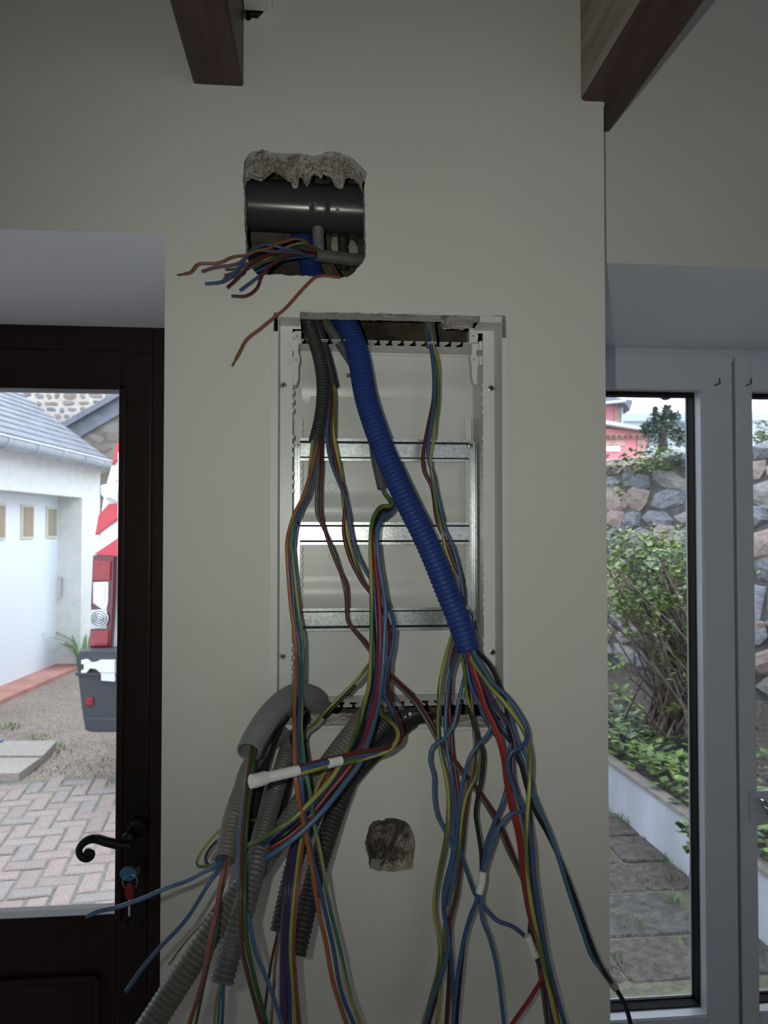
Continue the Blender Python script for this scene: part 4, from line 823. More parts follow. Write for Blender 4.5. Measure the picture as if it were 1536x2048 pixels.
# ================================================================== WINDOW (right)
win = empty('window_1', 'white plastic double window with black glazing seal', None, kind='structure')
wx0 = XR-.05; wx1 = 2.45
fx = lambda px, y=None: P(px, 1150, YW if y is None else y).x
fzt = lambda py, px=1300, y=None: P(px, py, YW if y is None else y).z
zf0, zs, zg = fzt(718), fzt(777), fzt(781)          # under the head, under the sash rail, top of the dark seal
zsb = fzt(2040); zgb = fzt(2018)
build(MB().box((wx0, YW+.01, zf0), (wx1, YW+.08, ZR)), 'head_frame', M_UPVC, win, bevel=.003)
build(MB().box((wx0, YW+.01, 0.0), (wx1, YW+.08, .05)), 'sill_frame', M_UPVC, win, bevel=.003)
xm = P(1474, 1300, YW).x
xg = P(1409, 1300, YW).x                                # inner edge of the left sash member
st = xm-.004-xg
xq = P(1517, 1150, YW).x
def members(parent, xa, xb, sta, stb):
    zb0 = .052
    for nm, bx_ in (('stile', ((xa, YW, zb0), (xa+sta, YW+.07, zf0+.010))), ('stile', ((xb-stb, YW, zb0), (xb, YW+.07, zf0+.010))), ('sash_rail', ((xa+sta, YW, zs), (xb-stb, YW+.07, zf0+.010))), ('sash_rail', ((xa+sta, YW, zb0), (xb-stb, YW+.07, zsb)))):
        build(MB().box(*bx_), nm, M_UPVC, parent, bevel=.0025)
    ia, ib = xa+sta, xb-stb; bd = .0015; sd = .0025; y1, y2 = YW+.032, YW+.068
    for bx_ in (((ia, YW+.004, zsb), (ia+bd, y2, zs)), ((ib-bd, YW+.004, zsb), (ib, y2, zs)), ((ia, YW+.004, zs-.0015), (ib, y2, zs)), ((ia, YW+.004, zsb), (ib, y2, zsb+.0015))):
        build(MB().box(*bx_), 'glazing_bead', M_UPVC, parent)
    zt_, zb_ = zs-.0015, zsb+.0015
    for bx_ in (((ia+bd, y1, zb_), (ia+bd+sd, y2, zt_)), ((ib-bd-sd, y1, zb_), (ib-bd, y2, zt_)), ((ia+bd, y1, zt_-.008), (ib-bd, y2, zt_)), ((ia+bd, y1, zb_), (ib-bd, y2, zb_+.003))):
        build(MB().box(*bx_), 'black_seal', M_GASK, parent)
    for bx_ in (((ib-bd-sd-.0022, y2-.004, zb_+.003), (ib-bd-sd, y2, zt_-.008)), ((ia+bd+sd, y2-.004, zb_+.003), (ia+bd+sd+.0022, y2, zt_-.008)), ((ia+bd+sd, y2-.004, zb_+.003), (ib-bd-sd, y2, zb_+.008))):
        build(MB().box(*bx_), 'spacer_strip', M_UPVC, parent)
    build(MB().box((ia+bd, y2, zb_), (ib-bd, y2+.004, zt_)), 'pane', GLASS, parent)
s1 = empty('sash'); s1.parent = win; members(s1, wx0, xm-.004, .10, st)
s2 = empty('sash'); s2.parent = win; members(s2, xm+.004, wx1, xq-.010-xm-.004, .08)
build(MB().box((xm-.004, YW+.02, .05), (xm+.004, YW+.06, zf0)), 'meeting_seal', M_GASK, win)
rv = mat('rain_sensor_grey', (.22, .20, .24), .5)
c = P(1331, 790, YW+.066); build(MB().prism([(c.x+.0165*math.cos(a)*1.0, c.z+.001+.0140*math.sin(a)) for a in [math.pi+math.pi*i/14 for i in range(15)]], XZ, c.y-.004, c.y+.002), 'seal_tab', rv, win)
for px in (1439, 1502):                                   # little black hooks
    a, b, c = P(px, 757, YW-.004), P(px+1, 767, YW-.006), P(px-10, 771, YW-.001)
    build(MB().tube([a, a.lerp(b, .7), b, b.lerp(c, .3), c], .0013, 7), 'hook', M_GASK, win, smooth=True)
pa, pb = P(1502, 1583, YW-.011), P(1556, 1644, YW-.011)
hd = build(MB().box((pa.x, YW-.012, pb.z), (pb.x, YW, pa.z)), 'handle_plate', M_UPVC, win, bevel=.003)
q = [P(x, y, YW-d) for x, y, d in ((1522,1604,.01),(1523,1605,.035),(1530,1612,.05),(1545,1640,.052),(1552,1690,.052),(1556,1740,.052))]
build(MB().tube(spline(q, .004), .0085, 14), 'window_handle', M_CHROME, hd, smooth=True)

# ================================================================== OUTSIDE: ground
Z0 = -0.10
gr = gravel_mat('gravel', [(0, (.13, .10, .080)), (.35, (.22, .172, .14)), (.7, (.29, .232, .185)), (1, (.40, .335, .28))], 90, .5, .01, (.5, .18))
tag(build(MB().add([(-25, YD+.3, Z0-.012), (25, YD+.3, Z0-.012), (25, 45, Z0-.012), (-25, 45, Z0-.012)], [(0, 1, 2, 3)]), 'ground', gr), 'tan gravel yard outside the door', kind='structure')
bounce_pale = mat('pale_bounce_strip', (.66, .66, .69), .9, var=.06, scale=5)  # for added, unseen strips that bounce daylight up onto the soffits
tag(build(MB().box((-3.4, YD+.26, Z0-.02), (XL+.6, YD+1.05, Z0+.01)), 'floor_bounce_strip', bounce_pale), 'added unseen pale strip along the foot of the house, bouncing daylight up', kind='structure')
tag(build(MB().box((XL+.62, YW+.31, Z0-.02), (3.4, YW+.78, Z0+.01)), 'floor_bounce_strip', bounce_pale), 'added unseen pale strip under the window, bouncing daylight up', kind='structure')
# ---- brick pavers in a herringbone before the door
pv = [gravel_mat('paver_%d' % i, [(0, tuple(x*.8 for x in c)), (.5, c), (1, tuple(min(1, x*1.2) for x in c))], 160, .35, .004, (.5, .15)) for i, c in enumerate([(.285, .222, .205), (.315, .246, .225), (.27, .232, .22), (.31, .256, .238)])]
yard = empty('paving_left', 'worn pinkish brick pavers laid in a herringbone outside the door', None, kind='structure')
joint = gravel_mat('paver_joint', [(0, (.15, .14, .115)), (.5, (.22, .20, .165)), (1, (.19, .20, .13))], 60, .5)
BW, BL = .098, .198
pm = []
for k in range(6):
    m = MB(); j = lambda: random.uniform(-.003, .003); hx, hy = BL/2-.006, BW/2-.006
    t = .006
    lo = [(-hx+j(), -hy+j(), -.05), (hx+j(), -hy+j(), -.05), (hx+j(), hy+j(), -.05), (-hx+j(), hy+j(), -.05)]
    mi = [(x, y, -.006) for x, y, z in lo]; hi = [(x*(1-t/hx), y*(1-t/hy), 0) for x, y, z in lo]
    f = [(8,9,10,11)]
    for a in (0, 4):
        for i in range(4): f.append((a+i, a+(i+1) % 4, a+4+(i+1) % 4, a+4+i))
    me = m.add(lo+mi+hi, f).mesh('brick'); me.materials.append(pv[k % 4]); pm.append(me)
ang = math.radians(7); org = G(110, 1700, Z0); ca, sa = math.cos(ang), math.sin(ang)
cnt = 0; bricks = []
for y_ in range(-22, 23):
    for x_ in range(-22, 23):
        k_h = (x_-y_) % 4
        if k_h == 0: bricks.append(((x_+1)*.1, (y_+.5)*.1, 0))
        elif k_h == 3: bricks.append(((x_+.5)*.1, (y_+1)*.1, 1))
bricks.sort(key=lambda q: q[0]*q[0]+q[1]*q[1])
lim0, lim1 = G(0, 1562, Z0), G(235, 1562, Z0)
edge_y = (lim0.y+lim1.y)/2
for (u, v, r) in bricks:
    x = org.x+u*ca-v*sa; y = org.y+u*sa+v*ca
    if not (-3.2 < x < -.75 and YD+1.1 < y < edge_y): continue
    cnt += 1
    if cnt > 300: break
    o = link('brick', random.choice(pm), None, yard); o.location = (x, y, Z0+random.uniform(-.004, .004)); o.rotation_euler = (random.uniform(-.012, .012), random.uniform(-.012, .012), ang+(math.pi/2 if r else 0)+random.uniform(-.015, .015))
build(MB().add([(-3.6, YD+.3, Z0-.008), (-.4, YD+.3, Z0-.008), (-.4, edge_y+.08, Z0-.008), (-3.6, edge_y+.08, Z0-.008)], [(0, 1, 2, 3)]), 'joint_sand', joint, yard)
# tufts of grass
grass = [mat('grass_%d' % i, c, .6, var=.2, scale=8) for i, c in enumerate([(.10, .17, .05), (.15, .22, .075), (.08, .13, .05)])]
def tuft(c, n, r, h, name, label, m, cat='grass', group=None, wdt=.006, lean=.6):
    mb = MB()
    for i in range(n):
        a = random.uniform(0, 6.28); rr = r*math.sqrt(random.random()); b = Vector((c[0]+rr*math.cos(a), c[1]+rr*math.sin(a), c[2]))
        hh = h*random.uniform(.5, 1); d = Vector((math.cos(a+random.uniform(-1, 1)), math.sin(a+random.uniform(-1, 1)), 0))*hh*lean*random.uniform(.2, 1); sd = Vector((-d.y, d.x, 0)).normalized()*wdt if d.length > 1e-6 else Vector((wdt, 0, 0))
        p1 = b+d*.35+Vector((0, 0, hh*.65)); p2 = b+d+Vector((0, 0, hh))
        mb.add([b-sd*.5, b+sd*.5, p1+sd*.4, p1-sd*.4, p2], [(0, 1, 2, 3), (3, 2, 4)])
    o = build(mb, name, m, fix=False); o['kind'] = 'stuff'; tag(o, label, cat, group); return o
for (px, py, n, r, h, lab) in ((120,1500,60,.16,.05,'grass tuft at the corner of the concrete slabs'),(70,1535,50,.25,.03,'thin weeds along the near slab edge'),(200,1545,90,.35,.035,'weeds between gravel and brick pavers'),(25,1455,45,.10,.05,'small green tuft in the gravel near the left edge'),(75,1478,40,.10,.04,'small green tuft behind the concrete slabs'),(180,1420,40,.4,.02,'sparse weeds in the gravel by the bumper')):
    tuft(G(px, py, Z0-.012), n, r, h, 'grass_tuft', lab, random.choice(grass), group='weeds in the yard')
# two concrete slabs
conc = gravel_mat('concrete_slab', [(0, (.27, .232, .20)), (.5, (.345, .30, .265)), (1, (.41, .365, .33))], 150, .3, .003, (.5, .08))
zs_ = Z0+.05
def slab(c4, label):
    b = [Vector((p.x, p.y, Z0-.012)) for p in c4]
    tag(build(MB().hexa(b+list(c4)), 'concrete_slab', conc, bevel=.004), label, 'slab', 'concrete slabs in the yard')
A = [G(-130,1546,zs_), G(38,1546,zs_), G(82,1515,zs_), G(-130,1515,zs_)]
slab(A, 'nearer concrete paving slab lying on the gravel')
slab([G(-130,1511,zs_), G(86,1511,zs_), G(114,1481,zs_), G(-60,1481,zs_)], 'farther concrete paving slab lying on the gravel')
bm_ = mat('blue_strip', (.10, .16, .33), .5)
tag(build(MB().hexa([G(-40,1494,Z0-.01), G(-20,1494,Z0-.01), G(8,1478,Z0-.01), G(-30,1478,Z0-.01), G(-40,1490,Z0+.06), G(-20,1490,Z0+.06), G(8,1480,Z0+.06), G(-30,1478,Z0+.06)]), 'blue_strip', bm_, bevel=.004), 'bit of blue edging beside the concrete slabs at the left edge', 'edging')

# ---- garage
gar = empty('garage', 'white rendered garage with slate roof, zinc gutter and white sliding door', 'garage')
rend = mat('white_render', (.66, .655, .64), .85, spec=.2, var=.05, scale=9, bump=.35, bscale=60, bdist=.006)
gdm = mat('white_garage_door', (.74, .79, .84), .4)
p0 = G(0, 1378, Z0); p1 = G(118, 1330, Z0)
ax = (p1-p0); ax.z = 0; ax.normalize(); ax0 = ax
nrm = Vector((ax.y, -ax.x, 0))                           # towards the yard (+x)
if nrm.x < 0: nrm = -nrm
O = Vector((p0.x, p0.y, Z0))
def GW(s, d, z): return O + ax*s + nrm*d + Vector((0, 0, z))   # s along the wall, d out of it, z above ground
def on_plane(px, py, d=0.0):                             # pixel -> (s, z) on the wall plane
    o2 = O+nrm*d; r = ray(px, py); t = (o2-CAM).dot(nrm)/r.dot(nrm); p = CAM+r*t; q = p-O
    return q.dot(ax), q.z
def gbox(s0, s1, d0, d1, z0, z1): return [GW(s0,d0,z0), GW(s1,d0,z0), GW(s1,d1,z0), GW(s0,d1,z0), GW(s0,d0,z1), GW(s1,d0,z1), GW(s1,d1,z1), GW(s0,d1,z1)]
s_door = on_plane(121, 1100)[0]; z_door = on_plane(60, 990)[1]
WD = .30                                                 # the wall face stands out from the door by this much
s_rev = on_plane(163, 1100, WD)[0]; s_end = on_plane(200, 1000, WD)[0]
z_eave = on_plane(0, 902, WD+.05)[1]
zl = on_plane(60, 985, WD)[1]
m = MB(); m.hexa(gbox(s_rev, s_end, -.3, WD, 0, z_eave+.05)); m.hexa(gbox(-6, s_rev, -.3, WD, zl, z_eave+.05)); m.hexa(gbox(-6, s_end, -4, -.3, 0, z_eave+.05))
build(m, 'wall', rend, gar)
dr = build(MB().hexa(gbox(-6, s_door, -.1, 0, .02, zl+.02)), 'garage_door', gdm, gar)
build(MB().hexa(gbox(s_door, s_door+.10, -.1, .03, 0, zl)), 'door_post', mat('worn_door_post', (.40, .39, .37), .7, var=.25, scale=8), gar)
pane_m = mat('tinted_pane', (.30, .28, .20), .25); frm = mat('pale_pane_frame', (.62, .58, .48), .6)
for (xa, xb, ya, yb) in ((44,62,1014,1072),(94,109,1018,1071),(-10,5,1011,1074)):
    (sa_, za), (sb_, zb_) = on_plane(xa, ya), on_plane(xb, yb)
    fr_ = build(MB().hexa(gbox(sa_-.03, sb_+.03, 0, .02, zb_-.03, za+.03)), 'light_frame', frm, dr)
    build(MB().hexa(gbox(sa_, sb_, .02, .028, zb_, za)), 'door_light', pane_m, dr)
sh, zh = on_plane(112, 1175); ha = [GW(sh, .03, zh+.13), GW(sh, .07, zh+.12), GW(sh, .07, zh-.12), GW(sh, .03, zh-.13)]
build(MB().tube(ha, .012, 8), 'pull_handle', M_CHROME, dr)
step = mat('red_threshold', (.42, .20, .16), .8, var=.15, scale=6)
build(MB().hexa(gbox(-6, s_rev+.1, -.1, WD+.05, -.02, .03)), 'threshold', step, gar)
# roof: lapped slate courses
slate = mat('slate', (.115, .125, .155), .5, var=.18, scale=5, bump=.2)
se = s_end+.12; ze = z_eave+.08; dE = WD+.18
run, rise = 4.2, 3.1; NC = 34; mb = MB()
for k in range(NC):
    t0, t1 = k/NC, (k+1.25)/NC
    a0, a1 = dE-run*t0, dE-run*t1; z0_, z1_ = ze+rise*t0+.022, ze+rise*t1+.004
    xw = .28; ns = int((se+6)/xw)+1
    for i in range(ns):
        sA = -6+xw*(i+(.5 if k % 2 else 0)); sB = min(se, sA+xw-.008)
        if sA >= se: continue
        dz = random.uniform(0, .006)
        mb.add([GW(sA,a0,z0_+dz), GW(sB,a0,z0_+dz), GW(sB,a1,z1_), GW(sA,a1,z1_), GW(sA,a0,z0_-.012), GW(sB,a0,z0_-.012)], [(0,1,2,3), (0,4,5,1)])
r_ = build(mb, 'slate_courses', slate, gar); r_['kind'] = 'stuff'
build(MB().hexa(gbox(-6, se, -4, dE-.02, z_eave+.03, z_eave+.06)), 'eave_board', rend, gar)
m = MB(); m.add([GW(se-.05, dE-.1, ze-.05), GW(se-.05, dE-run, ze-.05), GW(se-.05, dE-run, ze+rise)], [(0, 1, 2)]); build(m, 'gable', rend, gar)
zinc = mat('zinc_gutter', (.40, .44, .48), .4, metal=.5, var=.1, scale=4)
gut = MB(); n = 9; L = []
for s_ in (-6, se):
    for i in range(n):
        a = math.pi*i/(n-1); L.append(GW(s_, dE+.005+.075*(1-math.cos(a)), ze+.01-.10*math.sin(a)))
gut.add(L, [(i, i+1, n+i+1, n+i) for i in range(n-1)]); go = build(gut, 'gutter', zinc, gar, smooth=True)
for i in range(9):
    s_ = se-.55*i-.2
    if s_ > -6: build(MB().tube([GW(s_, dE+.005+.078*(1-math.cos(math.pi*j/8)), ze+.012-.104*math.sin(math.pi*j/8)) for j in range(9)], .010, 6), 'gutter_bracket', zinc, go)
build(MB().tube([GW(-6, dE+.155, ze+.012), GW(se, dE+.155, ze+.012)], .012, 8), 'gutter_bead', zinc, go)

# ---- far stone gable and second slate-edged house
def stone_variants(n, mats, name='stone'):
    out = []
    for k in range(n):
        m = MB(); sides = random.choice([5, 6, 6, 7, 8]); f = []; ring0 = []; ring1 = []; ring2 = []
        ph = random.uniform(0, 6.28)
        for i in range(sides):
            a = 2*math.pi*i/sides+random.uniform(-.22, .22)+ph; r = .5*random.uniform(.86, 1.06)/max(abs(math.cos(a)), abs(math.sin(a)), .78)
            x, z = max(-.5, min(.5, r*math.cos(a)))*1.0, max(-.5, min(.5, r*math.sin(a)))
            ring0.append((x, .12, z)); ring1.append((x*.97, -.03+random.uniform(-.05, .04), z*.97)); ring2.append((x*.72, -.12+random.uniform(-.07, .05), z*.72))
        vs = ring0+ring1+ring2+[(0, -.15+random.uniform(-.05, .05), 0)]
        for r in range(2):
            for i in range(sides): j = (i+1) % sides; f.append((r*sides+i, r*sides+j, (r+1)*sides+j, (r+1)*sides+i))
        for i in range(sides): f.append((2*sides+i, 2*sides+(i+1) % sides, 3*sides))
        me = m.add(vs, f).mesh(name); me.materials.append(mats[k % len(mats)]); out.append(me)
    return out
def stone_field(parent, org, ux, nrm_, length, height, h0, h1, w0, w1, variants, keep=None, gap=.012, deep=.2, limit=300):
    """irregular courses of stones on a vertical wall; ux along the wall, nrm_ out of it."""
    rot = Matrix((ux, -nrm_, Vector((0, 0, 1)))).transposed().to_4x4(); z = 0; c = 0
    while z < height:
        h = random.uniform(h0, h1); s_ = -random.uniform(0, w1)
        while s_ < length:
            wd = random.uniform(w0, w1); hh = h*random.uniform(.85, 1.3)
            p = org+ux*(s_+wd/2)+Vector((0, 0, z+h/2+random.uniform(-.12, .12)*h))
            if (keep is None or keep(p)) and c < limit:
                o = link('stone', random.choice(variants), None, parent)
                o.matrix_world = Matrix.Translation(p) @ rot @ Matrix.Rotation(random.uniform(-.3, .3), 4, 'Y') @ Matrix.Diagonal((max(.03, wd-gap), deep*random.uniform(.8, 1.2), max(.03, hh-gap), 1)); c += 1
            s_ += wd
        z += h
    return c
far_st = [mat('far_stone_%d' % i, c, .9, var=.15, scale=12) for i, c in enumerate([(.17, .17, .19), (.20, .18, .17), (.13, .145, .17), (.23, .21, .19), (.19, .155, .14)])]
mort = mat('cream_mortar', (.40, .36, .33), .95, var=.1, scale=6, bump=.4)
fg = empty('stone_gable_house', 'cream-mortared rubble stone gable rising behind the slate roof', 'house')
d_ = 13.5; qa, qb = D(-60, 1000, d_), D(330, 1000, d_); ux = (qb-qa); ux.z = 0; ln_ = ux.length; ux.normalize(); nn_ = Vector((ux.y, -ux.x, 0))
if nn_.y > 0: nn_ = -nn_
zlo, zhi = D(150, 930, d_).z, D(150, 700, d_).z
build(MB().hexa([Vector((v.x, v.y, z)) for z in (Z0, zhi+1.0) for v in (qa, qb, qb-nn_*5, qa-nn_*5)]), 'wall', mort, fg)
sv = stone_variants(10, far_st)
stone_field(fg, Vector((qa.x, qa.y, zlo)), ux, nn_, ln_, zhi-zlo, .10, .20, .14, .36, sv, lambda p: True, .045, .10, 240)
# second house: stone wall under a slate-clad verge
h2 = empty('stone_cottage', 'brown stone cottage with a dark sloping slate verge behind the van', 'house')
d_ = 11.8; qa, qb = D(118, 1000, d_), D(360, 1000, d_); zA = D(120, 856, d_).z; zB = zA+(D(240, 786, d_).z-zA)*2.0
m = MB(); m.hexa([Vector((qa.x, qa.y, Z0)), Vector((qb.x, qb.y, Z0)), Vector((qb.x, qb.y+4, Z0)), Vector((qa.x, qa.y+1.0, Z0)), Vector((qa.x, qa.y, zA-.15)), Vector((qb.x, qb.y, zB-.15)), Vector((qb.x, qb.y+4, zB-.15)), Vector((qa.x, qa.y+1.0, zA-.15))])
brn = mat('brown_mortar', (.15, .13, .115), .95, var=.25, scale=5, bump=.5); build(m, 'wall', brn, h2)
ux = (qb-qa); ux.z = 0; ln_ = ux.length; ux.normalize(); nn_ = Vector((ux.y, -ux.x, 0)); nn_ = -nn_ if nn_.y > 0 else nn_
cot = stone_variants(8, [mat('cottage_stone_%d' % i, c, .9, var=.2, scale=9) for i, c in enumerate([(.15, .125, .11), (.18, .16, .155), (.125, .11, .105), (.21, .17, .14)])])
slope = (zB-zA)/ln_
zl0 = D(150, 980, d_).z
stone_field(h2, Vector((qa.x, qa.y, zl0)), ux, nn_, ln_, zB-zl0, .14, .24, .18, .4, cot, lambda p: p.z < zA-.42+slope*((p-qa).x*ux.x+(p-qa).y*ux.y), .03, .10, 160)
mb = MB()
for (o1, o2, y0_, t) in ((0, -.10, -.18, .5), (-.08, -.36, -.06, .5)):
    a_, b_ = qa+nn_*(-y0_), qb+nn_*(-y0_)
    mb.hexa([Vector((a_.x, a_.y, zA+o2)), Vector((b_.x, b_.y, zB+o2)), Vector((b_.x, b_.y+t, zB+o2)), Vector((a_.x, a_.y+t, zA+o2)), Vector((a_.x, a_.y, zA+o1)), Vector((b_.x, b_.y, zB+o1)), Vector((b_.x, b_.y+t, zB+o1)), Vector((a_.x, a_.y+t, zA+o1))])
build(mb, 'slate_verge', slate, h2)

# ---- van seen from behind, only its left rear corner shows past the door stile
van = empty('white_van', 'rear corner of a parked white van with red and white chevrons', 'van')
vw = mat('van_white', (.74, .76, .78), .25, coat=.4); vred = mat('chevron_red', (.55, .055, .075), .4); vblk = mat('bumper_plastic', (.048, .052, .064), .55)
lred = mat('lamp_red', (.33, .012, .022), .3, coat=.2, col2=(.20, .006, .015), scale=60); lred2 = mat('lamp_dark_red', (.10, .006, .016), .3, coat=.2); lclear = mat('lamp_clear', (.55, .57, .60), .15, coat=.6); lsil = mat('lamp_reflector', (.6, .6, .62), .2, metal=.8)
DV = 4.75
def V(px, py, dd=0.0): return D(px, py, DV+dd)
fwd = Vector((CM @ Vector((0, 0, -1)))); fwd.z = 0; fwd.normalize(); rgt = Vector((fwd.y, -fwd.x, 0))
def VP(loop, d0, d1): # prism: pixel outline at the van's rear, pushed back along the view axis
    A = [V(x, y) + fwd*d0 for x, y in loop]; B = [V(x, y)+fwd*d1 for x, y in loop]
    return A, B
def vprism(loop, d0, d1, name, m, parent=None, bevel=0.0):
    base = [V(x, y) for x, y in loop]; k = MB()
    tri = tessellate_polygon([[Vector((x, y, 0)) for x, y in loop]]); n = len(loop)
    vs = [p+fwd*d0 for p in base]+[p+fwd*d1 for p in base]; fs = [tuple(t) for t in tri]+[tuple(i+n for i in reversed(t)) for t in tri]+[(i, (i+1) % n, (i+1) % n+n, i+n) for i in range(n)]
    return build(k.add(vs, fs), name, m, parent or van, bevel=bevel)
left = [(250,800),(243,850),(234,885),(222,920),(211,960),(202,1000),(195,1050),(189,1110),(185,1200),(182,1290),(181,1390)]
right = [(790,1390),(786,1200),(780,1050),(760,920),(735,800),(700,760),(290,760)]
vprism(left+right, .02, 4.6, 'body', vw, None, .02)
vprism([(236,905),(474,905),(474,1385),(236,1385)], -.01, .03, 'rear_door', vw, None, .006)
vprism([(492,905),(740,905),(748,1385),(492,1385)], -.01, .03, 'rear_door', vw, None, .006)
for lp in ([(233,890),(247,872),(247,905),(224,930)], [(230,962),(247,955),(247,966)], [(198,1030),(218,1008),(247,1006),(247,1028),(191,1070)], [(189,1108),(234,1078),(247,1072),(247,1113)]):
    vprism(lp, -.006, .03, 'chevron', vred)
hg = vprism([(205,972),(213,968),(216,978),(236,980),(236,1003),(225,996),(212,996),(206,990)], -.035, .02, 'hinge', vw, None, .006)
# tail lamp
lamp_o = vprism([(188,1110),(232,1113),(231,1180),(228,1240),(224,1294),(182,1294),(184,1200)], -.02, .05, 'tail_lamp', lred2, None, .008)
vprism([(191,1120),(225,1122),(224,1160),(188,1160)], -.03, .0, 'brake_lens', lred, lamp_o, .004)
vprism([(190,1164),(220,1163),(219,1205),(216,1217),(208,1218),(190,1205)], -.034, .0, 'indicator_lens', vw, lamp_o, .004)
vprism([(194,1168),(215,1168),(214,1203),(208,1211),(194,1202)], -.038, .0, 'indicator_reflector', lsil, lamp_o, .003)
vprism([(185,1219),(217,1217),(216,1256),(184,1257)], -.03, .0, 'reverse_lens', lclear, lamp_o, .004)
rc = V(203, 1236)-fwd*.034
for k_i, rad_ in enumerate((.056, .040, .024, .010)):
    build(MB().tube([rc+(rgt*math.cos(a)+Vector((0, 0, 1))*math.sin(a))*rad_-fwd*.003*k_i for a in [2*math.pi*i/22 for i in range(23)]], .006, 6, False), 'reverse_ring', lsil, lamp_o, smooth=True)
vprism([(184,1260),(221,1259),(219,1291),(183,1292)], -.03, .0, 'fog_lens', lred, lamp_o, .004)
# bumper
bp_ = vprism([(180,1294),(224,1294),(480,1300),(480,1450),(205,1450),(192,1446),(186,1420),(180,1370),(176,1330),(173,1312)], -.16, .12, 'bumper', vblk, None, .03)
vprism([(172,1334),(480,1338),(480,1345),(173,1341)], -.175, -.1, 'bumper_ledge', vblk, bp_, .006)
vprism([(188,1421),(480,1427),(480,1450),(205,1450),(192,1446)], -.175, -.1, 'bumper_valance', vblk, bp_, .01)
vprism([(193,1383),(207,1383),(207,1398),(193,1398)], -.175, -.14, 'red_reflector', lred, bp_, .004)
vprism([(186,1310),(196,1309),(203,1315),(214,1314),(222,1310),(250,1310),(250,1334),(222,1334),(214,1327),(203,1326),(196,1335),(186,1335),(186,1329),(191,1329),(191,1318),(186,1318)], -.19, -.15, 'door_hinge_arm', vw, bp_, .006)
vprism([(223,1330),(250,1330),(250,1352),(224,1350)], -.185, -.15, 'number_light', vw, bp_, .005)
for s_ in (0, 1):
    wc = V(235, 1440)+fwd*.9; wc.z = Z0+.32+.0
    wc = wc + rgt*(.12+1.6*s_); tyre = MB(); tyre.tube([wc-rgt*.11, wc-rgt*.10, wc+rgt*.10, wc+rgt*.11], [.27, .33, .33, .27], 28); build(tyre, 'wheel', vblk, van, smooth=True, angle=.5)
# strap-leaved plant at the garage corner
pl_m = mat('strap_leaf', (.10, .20, .06), .45, var=.2, scale=6)
b = G(172, 1335, Z0); m = MB()
for i in range(34):
    a = random.uniform(0, 6.28); L_ = random.uniform(.35, .7); d = Vector((math.cos(a), math.sin(a), 0)); sd = Vector((-d.y, d.x, 0))*.014; b0 = b+d*.05
    pts = [b0, b0+d*L_*.25+Vector((0, 0, L_*.55)), b0+d*L_*.6+Vector((0, 0, L_*.7)), b0+d*L_*.95+Vector((0, 0, L_*.5))]
    m.add([pts[0]-sd, pts[0]+sd, pts[1]+sd, pts[1]-sd, pts[2]+sd*.7, pts[2]-sd*.7, pts[3]], [(0,1,2,3), (3,2,4,5), (5,4,6)])
po = build(m, 'strap_plant', pl_m, fix=False); tag(po, 'green strap-leaved plant between the garage corner and the van', 'plant')

# ================================================================== OUTSIDE RIGHT: garden
# paving of large worn slabs
pr = empty('paving_right', 'worn stone slabs with weeds in the joints outside the window', None, kind='structure')
pvm = [gravel_mat('flag_%d' % i, [(0, tuple(x*.75 for x in c)), (.5, c), (1, tuple(min(1, x*1.25) for x in c))], 70, .9, .012, (.5, .6), 7.0) for i, c in enumerate([(.115, .097, .088), (.13, .105, .092), (.105, .094, .090)])]
joint2 = gravel_mat('mossy_joint', [(0, (.06, .055, .045)), (.5, (.09, .085, .06)), (1, (.10, .11, .055))], 60, .5)
build(MB().add([(.2, YW+.3, Z0-.010), (2.4, YW+.3, Z0-.010), (2.4, 7, Z0-.010), (.2, 7, Z0-.010)], [(0, 1, 2, 3)]), 'joint_soil', joint2, pr)
fm_ = []
for k in range(5):
    m = MB(); lo = []; n = 12
    for (cx_, cy_) in ((-.5, -.5), (.5, -.5), (.5, .5), (-.5, .5)):
        e = random.uniform(.02, .08); jx_, jy_ = random.uniform(.97, 1), random.uniform(.97, 1)
        if cx_*cy_ > 0: lo += [(cx_*jx_, cy_*jy_*(1-2*e)), (cx_*jx_*(1-e), cy_*jy_*(1-e)), (cx_*jx_*(1-2*e), cy_*jy_)]
        else: lo += [(cx_*jx_*(1-2*e), cy_*jy_), (cx_*jx_*(1-e), cy_*jy_*(1-e)), (cx_*jx_, cy_*jy_*(1-2*e))]
    vs = [(x, y, -.05) for x, y in lo]+[(x, y, -.006) for x, y in lo]+[(x*.96, y*.96, random.uniform(-.002, .003)) for x, y in lo]+[(0, 0, 0)]
    f = []
    for r in range(2):
        for i in range(n): j = (i+1) % n; f.append((r*n+i, r*n+j, (r+1)*n+j, (r+1)*n+i))
    for i in range(n): f.append((2*n+i, 2*n+(i+1) % n, 3*n))
    me = m.add(vs, f).mesh('flagstone'); me.materials.append(pvm[k % 3]); fm_.append(me)
y = YW+1.0
while y < 6.6:
    hgt = random.uniform(.24, .36); x = .25-random.uniform(0, .3)
    while x < 2.3:
        wd = random.uniform(.26, .48); xc = x+wd/2
        # the paving stops at the foot of the low wall
        ra, rb = G(1215, 1614, Z0), G(1389, 1762, Z0); t_ = (y+hgt/2-rb.y)/(ra.y-rb.y); xw_ = rb.x+(ra.x-rb.x)*t_
        if xc < xw_-.02:
            o = link('flagstone', random.choice(fm_), None, pr); o.location = (xc+random.uniform(-.01, .01), y+hgt/2, Z0+random.uniform(-.004, .003)); o.scale = (wd-.014, hgt-.014, 1); o.rotation_euler = (random.uniform(-.01, .01), random.uniform(-.01, .01), random.uniform(-.03, .03))
        x += wd
    y += hgt
